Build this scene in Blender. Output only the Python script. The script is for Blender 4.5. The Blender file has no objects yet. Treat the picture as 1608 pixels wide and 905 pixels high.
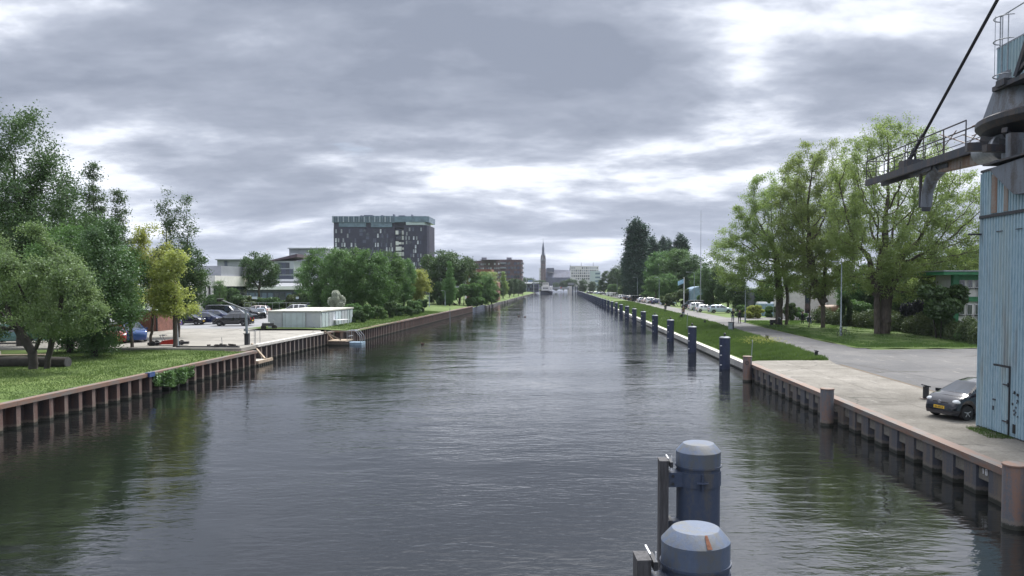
import bpy, math, random
import numpy as np
from mathutils import Vector, Matrix
R = math.radians
sc = bpy.context.scene
col = sc.collection
rnd = random.Random(7)

# ---------------------------------------------------------------- camera
# world: +Y runs along the canal, X across it, water at z = 0, eye 6.2 m above the water
EYE = 6.2; FOC = 1180.0; VX = 882.0; HY = 449.0
def wx(px, Y): return (px - VX) * Y / FOC
def wz(py, Y): return EYE - (py - HY) * Y / FOC
def gy(py, z): return (EYE - z) * FOC / (py - HY)

cam_d = bpy.data.cameras.new('camera'); cam = bpy.data.objects.new('camera', cam_d); col.objects.link(cam)
cam_d.sensor_width = 36; cam_d.lens = 36 * FOC / 1608
cam.location = (0, 0, EYE); cam.rotation_euler = (R(88), 0, 0)
cam_d.shift_x = -78 / 1608; cam_d.shift_y = 37.7 / 1608
cam_d.clip_start = 0.1; cam_d.clip_end = 9000
sc.camera = cam

# ---------------------------------------------------------------- sky and sun
SUN_EL, SUN_AZ = 56, 28          # degrees; azimuth clockwise from the canal axis
world = bpy.data.worlds.new('World'); sc.world = world; world.use_nodes = True
def build_sky():
    nt = world.node_tree; nt.nodes.clear(); N = nt.nodes; L = nt.links
    def node(t, **kw):
        n = N.new(t)
        for k, v in kw.items(): setattr(n, k, v)
        return n
    def m(op, a, b=None, c=None, clamp=False):
        n = node('ShaderNodeMath', operation=op, use_clamp=clamp)
        for i, v in enumerate((a, b, c)):
            if v is None: continue
            if hasattr(v, 'links'): L.new(v, n.inputs[i])
            else: n.inputs[i].default_value = v
        return n.outputs[0]
    def mix(f, a, b, bt='MIX'):
        n = node('ShaderNodeMix', data_type='RGBA', blend_type=bt)
        for i, v in ((0, f), (6, a), (7, b)):
            if hasattr(v, 'links'): L.new(v, n.inputs[i])
            else: n.inputs[i].default_value = v
        return n.outputs[2]
    def ramp(v, pts):
        n = node('ShaderNodeValToRGB'); cr = n.color_ramp
        while len(cr.elements) < len(pts): cr.elements.new(.5)
        for e, (p, c) in zip(cr.elements, pts): e.position = p; e.color = (*c, 1) if len(c) == 3 else c
        L.new(v, n.inputs[0]); return n.outputs[0]
    tc = node('ShaderNodeTexCoord'); sep = node('ShaderNodeSeparateXYZ'); L.new(tc.outputs['Generated'], sep.inputs[0])
    x, y, z = sep.outputs
    zz = m('ADD', m('MAXIMUM', z, 0.0), 0.19)
    comb = node('ShaderNodeCombineXYZ'); L.new(m('DIVIDE', x, zz), comb.inputs[0]); L.new(m('DIVIDE', y, zz), comb.inputs[1])
    comb.inputs[2].default_value = 3.7
    def noise(scale, detail, rough, dist, off, stretch=1.0, sx=1.0):
        mp = node('ShaderNodeMapping'); L.new(comb.outputs[0], mp.inputs[0])
        mp.inputs['Location'].default_value = off; mp.inputs['Scale'].default_value = (sx, stretch, 1)
        n = node('ShaderNodeTexNoise'); L.new(mp.outputs[0], n.inputs['Vector'])
        n.inputs['Scale'].default_value = scale; n.inputs['Detail'].default_value = detail
        n.inputs['Roughness'].default_value = rough; n.inputs['Distortion'].default_value = dist
        return n.outputs[0]
    big = noise(0.42, 2, .5, .3, (1.3, 0.4, 0), 1.0)
    med = noise(1.25, 7, .54, .25, (4.1, 2.2, 0), 1.0, .66)
    fine = noise(3.8, 6, .6, .2, (0.3, 7.7, 0), 1.0, .75)
    v = m('ADD', m('MULTIPLY', big, .45), m('ADD', m('MULTIPLY', med, 1.05), m('MULTIPLY', fine, .42)))
    v = m('SUBTRACT', v, .460)
    # cloud brightness raised overhead, mostly above the view, to lift the water and land
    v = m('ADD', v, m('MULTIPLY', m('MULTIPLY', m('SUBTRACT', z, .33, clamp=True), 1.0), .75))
    # lightest parts of the deck: around the veiled sun, and a broken belt low to the left
    def spot(dx, dy, dz, k, amp):
        l = math.sqrt(dx*dx + dy*dy + dz*dz)
        vm = node('ShaderNodeVectorMath', operation='DOT_PRODUCT'); L.new(tc.outputs['Generated'], vm.inputs[0]); vm.inputs[1].default_value = (dx/l, dy/l, dz/l)
        return m('MULTIPLY', m('POWER', m('MAXIMUM', vm.outputs['Value'], 0.0), k), amp)
    v = m('ADD', v, spot(.25, 1, .265, 420, .12))
    v = m('ADD', v, spot(-.12, 1, .17, 300, .05))
    v = m('ADD', v, spot(-.62, 1, .20, 220, .07))
    v = m('ADD', v, spot(.50, 1, .17, 200, .03))
    v = m('SUBTRACT', v, spot(-.02, 1, .31, 60, .07))
    v = m('SUBTRACT', v, spot(-.5, 1, .42, 30, .05))
    v = m('SUBTRACT', v, spot(-.22, 1, .38, 70, .12))
    v = m('SUBTRACT', v, spot(.42, 1, .31, 60, .05))
    v = m('ADD', v, spot(-.02, 1, .155, 900, .05))
    v = m('ADD', v, spot(math.sin(R(SUN_AZ))*math.cos(R(SUN_EL)), math.cos(R(SUN_AZ))*math.cos(R(SUN_EL)), math.sin(R(SUN_EL)), 9, .13))  # broad glow around the sun, added above the view to brighten the water
    v = m('ADD', v, spot(-.35, 1, .09, 60, .01))
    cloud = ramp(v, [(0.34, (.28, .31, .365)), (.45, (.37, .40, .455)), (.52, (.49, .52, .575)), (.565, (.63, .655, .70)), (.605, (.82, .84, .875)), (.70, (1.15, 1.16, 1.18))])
    low = m('SUBTRACT', 1.0, m('DIVIDE', m('MAXIMUM', z, 0.0), .14), clamp=True)
    cloud = mix(m('MULTIPLY', low, .38), cloud, (.66, .70, .80, 1))
    sky = node('ShaderNodeTexSky', sky_type='NISHITA', sun_disc=False)
    sky.sun_elevation = R(SUN_EL); sky.sun_rotation = R(SUN_AZ)
    skyc = mix(1.0, sky.outputs[0], (.18, .18, .18, 1), 'MULTIPLY')
    gapn = noise(1.25, 5, .55, .3, (9.2, 3.1, 0))
    gap = ramp(m('ADD', gapn, spot(.545, 1, .235, 900, .16)), [(.66, (0, 0, 0)), (.76, (1, 1, 1))])
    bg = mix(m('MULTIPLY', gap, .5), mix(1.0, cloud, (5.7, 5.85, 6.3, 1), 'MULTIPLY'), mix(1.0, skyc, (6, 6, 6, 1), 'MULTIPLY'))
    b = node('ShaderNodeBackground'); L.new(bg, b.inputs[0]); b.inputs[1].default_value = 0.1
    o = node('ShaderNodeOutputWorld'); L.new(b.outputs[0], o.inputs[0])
build_sky()
sd = bpy.data.lights.new('sun', 'SUN'); sun = bpy.data.objects.new('sun', sd); col.objects.link(sun)
sd.energy = 3.4; sd.angle = R(26); sd.color = (1, .965, .91)
sun.rotation_euler = Vector((math.sin(R(SUN_AZ))*math.cos(R(SUN_EL)), math.cos(R(SUN_AZ))*math.cos(R(SUN_EL)), math.sin(R(SUN_EL)))).to_track_quat('Z', 'Y').to_euler()
sc.view_settings.view_transform = 'Standard'; sc.view_settings.look = 'None'
sc.view_settings.exposure = 1.0; sc.view_settings.gamma = 1.0
sc.cycles.max_bounces = 6; sc.cycles.transparent_max_bounces = 8; sc.cycles.caustics_reflective = False; sc.cycles.caustics_refractive = False

# ---------------------------------------------------------------- helpers
def tag(o, label=None, cat=None, group=None, kind=None):
    if label: o['label'] = label
    if cat: o['category'] = cat
    if group: o['group'] = group
    if kind: o['kind'] = kind
    return o
def empty(name, loc=(0, 0, 0), rz=0, label=None, cat=None, group=None):
    o = bpy.data.objects.new(name, None); col.objects.link(o); o.location = loc; o.rotation_euler = (0, 0, rz)
    o.empty_display_size = .2
    return tag(o, label, cat, group)
def link(name, me, parent=None, loc=(0, 0, 0), rot=(0, 0, 0), scale=(1, 1, 1)):
    o = bpy.data.objects.new(name, me); col.objects.link(o); o.parent = parent
    o.location = loc; o.rotation_euler = rot; o.scale = scale
    return o
def copy_tree(o, parent=None, swap=None):
    c = o.copy(); col.objects.link(c); c.parent = parent
    if swap and c.type == 'MESH' and c.material_slots and c.material_slots[0].material and c.material_slots[0].material.name in swap:
        c.material_slots[0].link = 'OBJECT'; c.material_slots[0].material = swap[c.material_slots[0].material.name]
    for ch in list(o.children): 
        if ch is not c: copy_tree(ch, c, swap)
    return c
class MB:
    def __init__(s): s.v = []; s.f = []; s.m = []
    def add(s, vs, fs, mi=0):
        n = len(s.v); s.v += [tuple(v) for v in vs]; s.f += [tuple(i + n for i in f) for f in fs]; s.m += [mi]*len(fs); return s
    def box(s, c, d, rz=0, mi=0, rx=0, ry=0):
        M = Matrix.Rotation(rz, 3, 'Z') @ Matrix.Rotation(ry, 3, 'Y') @ Matrix.Rotation(rx, 3, 'X')
        vs = [Vector(c) + M @ Vector((x*d[0]/2, y*d[1]/2, z*d[2]/2)) for x in (-1, 1) for y in (-1, 1) for z in (-1, 1)]
        return s.add(vs, [(0,1,3,2), (4,6,7,5), (0,4,5,1), (2,3,7,6), (0,2,6,4), (1,5,7,3)], mi)
    def bar(s, a, b, w, h=None, mi=0):
        a = Vector(a); b = Vector(b); h = h or w; t = (b - a).normalized()
        u = Vector((0, 0, 1)) if abs(t.z) < .95 else Vector((0, 1, 0))
        r = t.cross(u).normalized(); u = r.cross(t).normalized()
        vs = [p + r*i*w/2 + u*j*h/2 for p in (a, b) for i, j in ((-1,-1), (1,-1), (1,1), (-1,1))]
        return s.add(vs, [(0,3,2,1), (4,5,6,7), (0,1,5,4), (1,2,6,5), (2,3,7,6), (3,0,4,7)], mi)
    def tube(s, a, b, r0, r1=None, n=8, caps=True, mi=0):
        a = Vector(a); b = Vector(b); r1 = r0 if r1 is None else r1; t = (b - a).normalized()
        u = Vector((0, 0, 1)) if abs(t.z) < .9 else Vector((0, 1, 0))
        r = t.cross(u).normalized(); u = r.cross(t).normalized(); vs = []
        for p, q in ((a, r0), (b, r1)):
            for i in range(n):
                an = 2*math.pi*i/n; vs.append(p + r*math.cos(an)*q + u*math.sin(an)*q)
        fs = [(i, (i+1) % n, n+(i+1) % n, n+i) for i in range(n)]
        if caps: fs += [tuple(reversed(range(n))), tuple(range(n, 2*n))]
        return s.add(vs, fs, mi)
    def path(s, pts, r, n=6, mi=0):
        for a, b in zip(pts[:-1], pts[1:]): s.tube(a, b, r, r, n, True, mi)
        return s
    def lathe(s, prof, c=(0, 0, 0), n=20, axis='Z', mi=0):
        vs = []
        for r, h in prof:
            for i in range(n):
                a = 2*math.pi*i/n; x, y = r*math.cos(a), r*math.sin(a)
                p = {'Z': (x, y, h), 'Y': (x, h, y), 'X': (h, x, y)}[axis]
                vs.append((p[0]+c[0], p[1]+c[1], p[2]+c[2]))
        k = len(prof)
        fs = [(j*n+i, j*n+(i+1) % n, (j+1)*n+(i+1) % n, (j+1)*n+i) for j in range(k-1) for i in range(n)]
        fs += [tuple(reversed(range(n))), tuple(range((k-1)*n, k*n))]
        return s.add(vs, fs, mi)
    def prism(s, poly, z0, z1, mi=0):
        n = len(poly); vs = [(x, y, z0) for x, y in poly] + [(x, y, z1) for x, y in poly]
        fs = [(i, (i+1) % n, n+(i+1) % n, n+i) for i in range(n)] + [tuple(reversed(range(n))), tuple(range(n, 2*n))]
        return s.add(vs, fs, mi)
    def mesh(s, name, *mats, smooth=False, angle=None):
        me = bpy.data.meshes.new(name); me.from_pydata(s.v, [], s.f)
        for m_ in mats: me.materials.append(m_)
        if len(mats) > 1: me.polygons.foreach_set('material_index', s.m)
        if smooth: me.polygons.foreach_set('use_smooth', [True]*len(me.polygons))
        me.update()
        if smooth and angle:
            me.set_sharp_from_angle(angle=R(angle))
        return me
    def build(s, name, mat, parent=None, smooth=False, angle=35, loc=(0, 0, 0), rot=(0, 0, 0)):
        mats = mat if isinstance(mat, (list, tuple)) else [mat]
        return link(name, s.mesh(name, *mats, smooth=smooth, angle=angle), parent, loc, rot)

# ---------------------------------------------------------------- materials
def newmat(name):
    m = bpy.data.materials.new(name); m.use_nodes = True
    nt = m.node_tree; b = nt.nodes['Principled BSDF']; return m, nt, b
def setc(b, c, rough=.6, metal=0, spec=.5):
    b.inputs['Base Color'].default_value = (*c, 1); b.inputs['Roughness'].default_value = rough
    b.inputs['Metallic'].default_value = metal; b.inputs['Specular IOR Level'].default_value = spec
def tex(nt, kind, scale, detail=5, rough=.6, space='Object', stretch=(1, 1, 1), dist=0):
    tc = nt.nodes.new('ShaderNodeTexCoord'); mp = nt.nodes.new('ShaderNodeMapping'); mp.inputs['Scale'].default_value = stretch
    if space == 'World':
        g = nt.nodes.new('ShaderNodeNewGeometry'); nt.links.new(g.outputs['Position'], mp.inputs[0])
    else: nt.links.new(tc.outputs[space], mp.inputs[0])
    t = nt.nodes.new(kind); nt.links.new(mp.outputs[0], t.inputs['Vector'])
    t.inputs['Scale'].default_value = scale
    if kind == 'ShaderNodeTexNoise':
        t.inputs['Detail'].default_value = detail; t.inputs['Roughness'].default_value = rough; t.inputs['Distortion'].default_value = dist
    return t.outputs[0]
def cramp(nt, v, pts):
    n = nt.nodes.new('ShaderNodeValToRGB'); cr = n.color_ramp
    while len(cr.elements) < len(pts): cr.elements.new(.5)
    for e, (p, c) in zip(cr.elements, pts): e.position = p; e.color = (*c, 1)
    nt.links.new(v, n.inputs[0]); return n.outputs[0]
def cmix(nt, f, a, b, bt='MIX'):
    n = nt.nodes.new('ShaderNodeMix'); n.data_type = 'RGBA'; n.blend_type = bt
    for i, v in ((0, f), (6, a), (7, b)):
        if hasattr(v, 'links'): nt.links.new(v, n.inputs[i])
        else: n.inputs[i].default_value = v if i == 0 or len(v) == 4 else (*v, 1)
    return n.outputs[2]
def bump(nt, b, h, strength=.3, dist=.02):
    n = nt.nodes.new('ShaderNodeBump'); n.inputs['Strength'].default_value = strength; n.inputs['Distance'].default_value = dist
    nt.links.new(h, n.inputs['Height']); nt.links.new(n.outputs[0], b.inputs['Normal'])
def simple(name, c, rough=.6, metal=0, var=.25, scale=3, bmp=0, c2=None, space='Object', stretch=(1, 1, 1), spec=.5, detail=5):
    m, nt, b = newmat(name); setc(b, c, rough, metal, spec)
    n = tex(nt, 'ShaderNodeTexNoise', scale, detail, .6, space, stretch)
    lo = tuple(x*(1-var) for x in c); hi = c2 or tuple(min(1, x*(1+var)) for x in c)
    nt.links.new(cramp(nt, n, [(.3, lo), (.5, c), (.7, hi)]), b.inputs['Base Color'])
    if bmp: bump(nt, b, n, bmp)
    return m
def weathered(name, c, rust, amount=.5, rough=.55, scale=2.5, streak=(1, 1, .15), metal=0, tide=False):
    m, nt, b = newmat(name); setc(b, c, rough, metal)
    n1 = tex(nt, 'ShaderNodeTexNoise', scale, 8, .7, 'World', streak); n2 = tex(nt, 'ShaderNodeTexNoise', scale*6, 6, .7, 'World')
    k = nt.nodes.new('ShaderNodeMath'); k.operation = 'MULTIPLY_ADD'; nt.links.new(n2, k.inputs[0]); k.inputs[1].default_value = .4; nt.links.new(n1, k.inputs[2])
    f = cramp(nt, k.outputs[0], [(.72 - amount*.25, (0, 0, 0)), (.86 - amount*.22, (1, 1, 1))])
    base = cmix(nt, n2, tuple(x*.7 for x in c), tuple(min(1, x*1.3) for x in c))
    res = cmix(nt, f, base, rust)
    if tide:        # wet algae band just above the water, pale lime line over it
        g = nt.nodes.new('ShaderNodeNewGeometry'); sp = nt.nodes.new('ShaderNodeSeparateXYZ'); nt.links.new(g.outputs['Position'], sp.inputs[0])
        k2 = nt.nodes.new('ShaderNodeMath'); k2.operation = 'MULTIPLY_ADD'; nt.links.new(n2, k2.inputs[0]); k2.inputs[1].default_value = -.22; nt.links.new(sp.outputs[2], k2.inputs[2])
        res = cmix(nt, cramp(nt, k2.outputs[0], [(.0, (0, 0, 0)), (.04, (.55, .55, .55)), (.10, (.5, .5, .5)), (.16, (0, 0, 0))]), res, (.17, .15, .12))
        res = cmix(nt, cramp(nt, k2.outputs[0], [(.0, (1, 1, 1)), (.035, (0, 0, 0))]), res, (.018, .020, .014))
    nt.links.new(res, b.inputs['Base Color']); bump(nt, b, n2, .25)
    return m
M = {}
M['bluesteel'] = weathered('blue_steel', (.042, .060, .105), (.075, .078, .085), .12)
M['postcap'] = weathered('pile_cap_paint', (.085, .115, .18), (.10, .11, .12), .3)
M['postnavy'] = simple('navy_post_paint', (.022, .032, .07), .5, scale=6, space='World')
M['rustpile'] = weathered('rusty_pile', (.095, .10, .115), (.17, .10, .075), .30, tide=True)
M['rustcap'] = weathered('rusty_cap_beam', (.15, .14, .135), (.19, .115, .085), .42, streak=(1, .3, 1))
M['sheetR'] = weathered('grey_sheet_pile', (.050, .056, .076), (.10, .08, .065), .2, tide=True)
M['sheetRfl'] = weathered('pale_sheet_pile_flange', (.070, .075, .092), (.13, .105, .085), .3, tide=True)
M['sheetL'] = weathered('brown_sheet_pile', (.028, .023, .026), (.065, .034, .028), .4, tide=True)
M['sheetLfl'] = weathered('rusty_sheet_pile_flange', (.12, .070, .060), (.17, .13, .115), .35, tide=True)
M['sheetG'] = weathered('grey_brown_sheet_pile', (.05, .045, .05), (.08, .06, .05), .3, tide=True)
M['sheetGfl'] = weathered('worn_grey_sheet_pile_flange', (.13, .115, .11), (.17, .13, .11), .35, tide=True)
M['timber'] = simple('weathered_timber', (.062, .062, .068), .85, scale=4, stretch=(6, 6, .6), var=.5, bmp=.4)
M['plank'] = simple('pale_timber', (.36, .29, .22), .8, scale=5, var=.3)
M['steel'] = simple('galvanised_steel', (.32, .34, .37), .45, .6, scale=8)
M['pole'] = simple('painted_pole', (.24, .28, .31), .5, .2, scale=8)
M['dark'] = simple('dark_metal', (.025, .027, .032), .5, scale=10)
M['black'] = simple('black_rubber', (.018, .018, .02), .75, scale=20)
M['white'] = simple('white_paint', (.72, .73, .75), .5, scale=5, var=.08)
M['offwhite'] = simple('off_white_render', (.62, .61, .60), .7, scale=2, var=.12)
M['garage'] = simple('pale_grey_panel', (.40, .43, .48), .6, scale=1.5, var=.12, c2=(.44, .46, .49))
M['garagedoor'] = simple('pale_aqua_door', (.42, .49, .53), .55, scale=1.5, var=.1)
M['rooffelt'] = simple('pale_roof_felt', (.48, .48, .45), .9, scale=2, var=.2)
M['brickred'] = simple('red_brick', (.19, .085, .065), .85, scale=3, var=.3)
M['brickdark'] = simple('purple_brown_brick', (.125, .085, .095), .85, scale=.6, var=.25)
M['mortar'] = simple('mortar', (.28, .25, .22), .9)
M['hotelbrick'] = simple('dark_slate_brick', (.030, .029, .060), .7, scale=.3, var=.35)
M['teal'] = simple('teal_glass_band', (.12, .18, .235), .25, .1, scale=.4, var=.3)
M['glass'] = simple('dark_window_glass', (.03, .04, .055), .05, scale=.6, var=.5, spec=.8)
M['paneblue'] = simple('blue_tinted_glass', (.12, .17, .24), .15, scale=.6, var=.5)
M['panelight'] = simple('window_with_pale_blind', (.50, .52, .60), .3, scale=.5, var=.4)
M['greenpaint'] = simple('green_paint', (.025, .16, .07), .5, scale=3)
M['redpaint'] = simple('red_paint', (.45, .04, .03), .4, scale=3)
M['orange'] = simple('orange_paint', (.17, .095, .055), .6, scale=3)
M['container'] = simple('blue_grey_container', (.20, .29, .38), .6, scale=2)
M['roofdark'] = simple('slate_roof', (.075, .085, .14), .6, scale=.3)
M['roofgrey'] = simple('grey_roof', (.22, .235, .26), .7, scale=.3)
M['greyclad'] = simple('grey_cladding', (.25, .265, .31), .6, scale=.2, var=.2)
M['maroon'] = simple('maroon_roof', (.10, .07, .095), .7, scale=.3)
M['concrete_w'] = simple('pale_concrete', (.50, .49, .46), .85, scale=4, var=.2, space='World')
M['skin'] = simple('skin', (.42, .26, .19), .6)
M['clothdark'] = simple('dark_cloth', (.02, .022, .03), .9)
M['clothblue'] = simple('blue_jeans', (.05, .07, .13), .9)
M['clothbrown'] = simple('brown_coat', (.10, .06, .045), .9)
M['hair'] = simple('brown_hair', (.05, .035, .025), .7)
M['tarp'] = simple('faded_blue_cloth', (.32, .50, .68), .8)
M['yellow'] = simple('yellow_plate', (.80, .50, .04), .5)
M['lamp'] = simple('headlamp_lens', (.75, .78, .82), .12, spec=.8)
M['taillamp'] = simple('tail_lamp_lens', (.35, .02, .02), .2)
M['rim'] = simple('alloy_rim', (.42, .43, .46), .35, .7)
M['bark'] = simple('grey_brown_bark', (.085, .070, .060), .9, scale=5, stretch=(1, 1, .3), var=.45, bmp=.8)
M['barkdark'] = simple('dark_bark', (.04, .036, .032), .9, scale=4, var=.3)
M['rope'] = simple('steel_cable', (.012, .013, .018), .6)

def paint(name, c, rough=.22):
    m, nt, b = newmat('car_paint_' + name); setc(b, c, rough, .25); b.inputs['Coat Weight'].default_value = .8; b.inputs['Coat Roughness'].default_value = .06
    n = tex(nt, 'ShaderNodeTexNoise', 3, 4, .6); nt.links.new(cramp(nt, n, [(.3, tuple(x*.88 for x in c)), (.7, tuple(x*1.08 for x in c))]), b.inputs['Base Color'])
    return m
PAINT = {k: paint(k, c) for k, c in dict(base=(.03, .033, .045), charcoal=(.014, .016, .026), navy=(.02, .03, .09), black=(.012, .013, .018),
         white=(.75, .76, .78), silver=(.42, .50, .60), red=(.32, .02, .02), blue=(.03, .08, .25), teal=(.10, .22, .22), grey=(.16, .17, .19), purple=(.10, .06, .22), pink=(.72, .62, .60)).items()}

def leafmat(name, c1, c2, trans=.35, hue=.0):
    m, nt, b = newmat(name); nt.nodes.remove(b)
    at = nt.nodes.new('ShaderNodeAttribute'); at.attribute_name = 'tint'
    n = tex(nt, 'ShaderNodeTexNoise', .45, 3, .6, 'World')
    k = nt.nodes.new('ShaderNodeMath'); k.operation = 'MULTIPLY_ADD'; nt.links.new(at.outputs['Fac'], k.inputs[0]); k.inputs[1].default_value = .55
    s = nt.nodes.new('ShaderNodeMath'); s.operation = 'MULTIPLY_ADD'; nt.links.new(n, s.inputs[0]); s.inputs[1].default_value = 1.0; s.inputs[2].default_value = -.28
    nt.links.new(s.outputs[0], k.inputs[2])
    c = cmix(nt, k.outputs[0], c1, c2)
    oi = nt.nodes.new('ShaderNodeObjectInfo'); hs = nt.nodes.new('ShaderNodeHueSaturation'); nt.links.new(c, hs.inputs['Color'])
    for out, lo, hi in (('Hue', .492, .510), ('Value', .90, 1.12)):
        mr = nt.nodes.new('ShaderNodeMapRange'); nt.links.new(oi.outputs['Random'], mr.inputs[0]); mr.inputs[3].default_value = lo; mr.inputs[4].default_value = hi
        nt.links.new(mr.outputs[0], hs.inputs[out])
    d = nt.nodes.new('ShaderNodeBsdfDiffuse'); t = nt.nodes.new('ShaderNodeBsdfTranslucent'); nt.links.new(hs.outputs[0], d.inputs[0]); nt.links.new(hs.outputs[0], t.inputs[0])
    mx = nt.nodes.new('ShaderNodeMixShader'); mx.inputs[0].default_value = trans; nt.links.new(d.outputs[0], mx.inputs[1]); nt.links.new(t.outputs[0], mx.inputs[2])
    g = nt.nodes.new('ShaderNodeBsdfGlossy'); g.inputs['Roughness'].default_value = .45; g.inputs['Color'].default_value = (.6, .65, .7, 1)
    m2 = nt.nodes.new('ShaderNodeMixShader'); m2.inputs[0].default_value = .05; nt.links.new(mx.outputs[0], m2.inputs[1]); nt.links.new(g.outputs[0], m2.inputs[2])
    nt.links.new(m2.outputs[0], nt.nodes['Material Output'].inputs[0])
    return m
LF = dict(
    lime=leafmat('lime_green_leaves', (.155, .225, .06), (.31, .40, .13), .58),
    mid=leafmat('mid_green_leaves', (.06, .13, .035), (.14, .25, .07), .4),
    dark=leafmat('dark_green_leaves', (.040, .082, .028), (.100, .170, .050), .35),
    poplar=leafmat('blue_green_leaves', (.022, .052, .036), (.055, .105, .062), .2),
    pale=leafmat('grey_green_leaves', (.10, .175, .06), (.24, .34, .13), .5),
    yellow=leafmat('yellow_green_leaves', (.20, .25, .05), (.42, .45, .12), .55),
    blossom=leafmat('white_blossom', (.30, .36, .27), (.70, .72, .64), .3),
    grass=leafmat('grass_blades', (.050, .095, .020), (.12, .20, .045), .4),
    purple=leafmat('purple_leaves', (.018, .022, .028), (.040, .040, .052), .1),
    hedge=leafmat('hedge_leaves', (.045, .080, .026), (.12, .15, .055), .3),
    far=leafmat('distant_leaves', (.045, .085, .040), (.10, .15, .065), .3))

def groundmat(name, cols, scale, bmp=.4, scale2=12, rough=.9, stretch=(1, 1, 1), dist=.02, cracks=0):
    m, nt, b = newmat(name); setc(b, cols[0], rough, 0, .3)
    a = tex(nt, 'ShaderNodeTexNoise', scale, 6, .65, 'World', stretch); f = tex(nt, 'ShaderNodeTexNoise', scale2, 8, .75, 'World')
    k = nt.nodes.new('ShaderNodeMath'); k.operation = 'MULTIPLY_ADD'; nt.links.new(f, k.inputs[0]); k.inputs[1].default_value = .45
    k2 = nt.nodes.new('ShaderNodeMath'); k2.operation = 'MULTIPLY'; nt.links.new(a, k2.inputs[0]); k2.inputs[1].default_value = .6; nt.links.new(k2.outputs[0], k.inputs[2])
    n = len(cols); nt.links.new(cramp(nt, k.outputs[0], [(.38 + .28*i/(n-1), c) for i, c in enumerate(cols)]), b.inputs['Base Color'])
    if cracks: crack(nt, b, cracks)
    bump(nt, b, f, bmp, dist); return m
def crack(nt, b, sc_):
    src = b.inputs['Base Color'].links[0].from_socket
    g = nt.nodes.new('ShaderNodeNewGeometry'); n = nt.nodes.new('ShaderNodeTexNoise'); n.inputs['Scale'].default_value = .9; n.inputs['Detail'].default_value = 5; nt.links.new(g.outputs['Position'], n.inputs['Vector'])
    mv = nt.nodes.new('ShaderNodeVectorMath'); mv.operation = 'MULTIPLY_ADD'; nt.links.new(n.outputs['Color'], mv.inputs[0]); mv.inputs[1].default_value = (1.6, 1.6, 0); nt.links.new(g.outputs['Position'], mv.inputs[2])
    v = nt.nodes.new('ShaderNodeTexVoronoi'); v.feature = 'DISTANCE_TO_EDGE'; v.inputs['Scale'].default_value = sc_; nt.links.new(mv.outputs[0], v.inputs['Vector'])
    line = cramp(nt, v.outputs[0], [(0, (.8, .8, .8)), (.012, (0, 0, 0))]); brk = cramp(nt, tex(nt, 'ShaderNodeTexNoise', .3, 3, .6, 'World'), [(.45, (0, 0, 0)), (.55, (1, 1, 1))])
    c = cmix(nt, cmix(nt, 1.0, line, brk, 'MULTIPLY'), src, (.05, .05, .045))
    st = cramp(nt, tex(nt, 'ShaderNodeTexNoise', .55, 7, .7, 'World', (1.6, .5, 1)), [(.56, (0, 0, 0)), (.66, (.5, .5, .5))]); c = cmix(nt, st, c, (.085, .080, .075))
    lt = cramp(nt, tex(nt, 'ShaderNodeTexNoise', .8, 6, .7, 'World', (2.0, .4, 1)), [(.60, (0, 0, 0)), (.70, (.4, .4, .4))]); c = cmix(nt, lt, c, (.42, .40, .37))
    nt.links.new(c, b.inputs['Base Color'])
M['grass'] = groundmat('lawn', [(.045, .080, .020), (.075, .118, .028), (.10, .15, .040), (.13, .16, .06)], .35, .8, 9)
M['grassfar'] = groundmat('rough_grass', [(.045, .085, .022), (.09, .14, .035), (.13, .16, .06)], .08, .5, 4)
M['quay'] = groundmat('weathered_concrete', [(.095, .088, .076), (.155, .146, .129), (.205, .194, .174), (.26, .247, .225)], .35, .35, 14, cracks=.16)
M['asphalt'] = groundmat('worn_asphalt', [(.075, .077, .084), (.108, .109, .114), (.145, .143, .144)], .25, .5, 30, cracks=.12)
M['road'] = groundmat('pale_road', [(.12, .118, .12), (.17, .168, .168), (.22, .215, .21)], .3, .4, 20)
M['paving'] = groundmat('pale_paving', [(.19, .185, .17), (.26, .25, .23), (.32, .31, .285)], .3, .3, 8, cracks=.1)
M['lot'] = groundmat('grey_parking_asphalt', [(.19, .195, .21), (.26, .265, .28)], .2, .3, 12)
M['soil'] = groundmat('bare_soil', [(.09, .07, .05), (.15, .12, .09)], .8, .6, 9)

def make_water_mat():
    m, nt, b = newmat('canal_water'); setc(b, (.007, .008, .008), .03, 0, .8); b.inputs['IOR'].default_value = 1.78
    def w(scale, stretch, det=3, rough=.55, dist=.3): return tex(nt, 'ShaderNodeTexNoise', scale, det, rough, 'World', stretch, dist)
    def mth(op, a, bb, c=None):
        k = nt.nodes.new('ShaderNodeMath'); k.operation = op
        for i, v in enumerate((a, bb, c)):
            if v is None: continue
            if hasattr(v, 'links'): nt.links.new(v, k.inputs[i])
            else: k.inputs[i].default_value = v
        return k.outputs[0]
    swell = w(.20, (1, 1.8, 1), 2); mid = w(.75, (1, 2.2, 1), 2, .5, .8); rip = w(2.0, (1, 2.3, 1), 3, .5, .5); fine = w(7.0, (1, 1.8, 1), 2, .5)
    gust = cramp(nt, w(.05, (1, 1.8, 1), 3, .6), [(.38, (.30, .30, .30)), (.62, (1.7, 1.7, 1.7))])
    h = mth('ADD', mth('MULTIPLY', swell, .045), mth('ADD', mth('MULTIPLY', mid, .013), mth('MULTIPLY', gust, mth('ADD', mth('MULTIPLY', rip, .0105), mth('MULTIPLY', fine, .0014)))))
    bump(nt, b, h, 1.0, 1.0)
    return m
M['water'] = make_water_mat()

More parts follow.
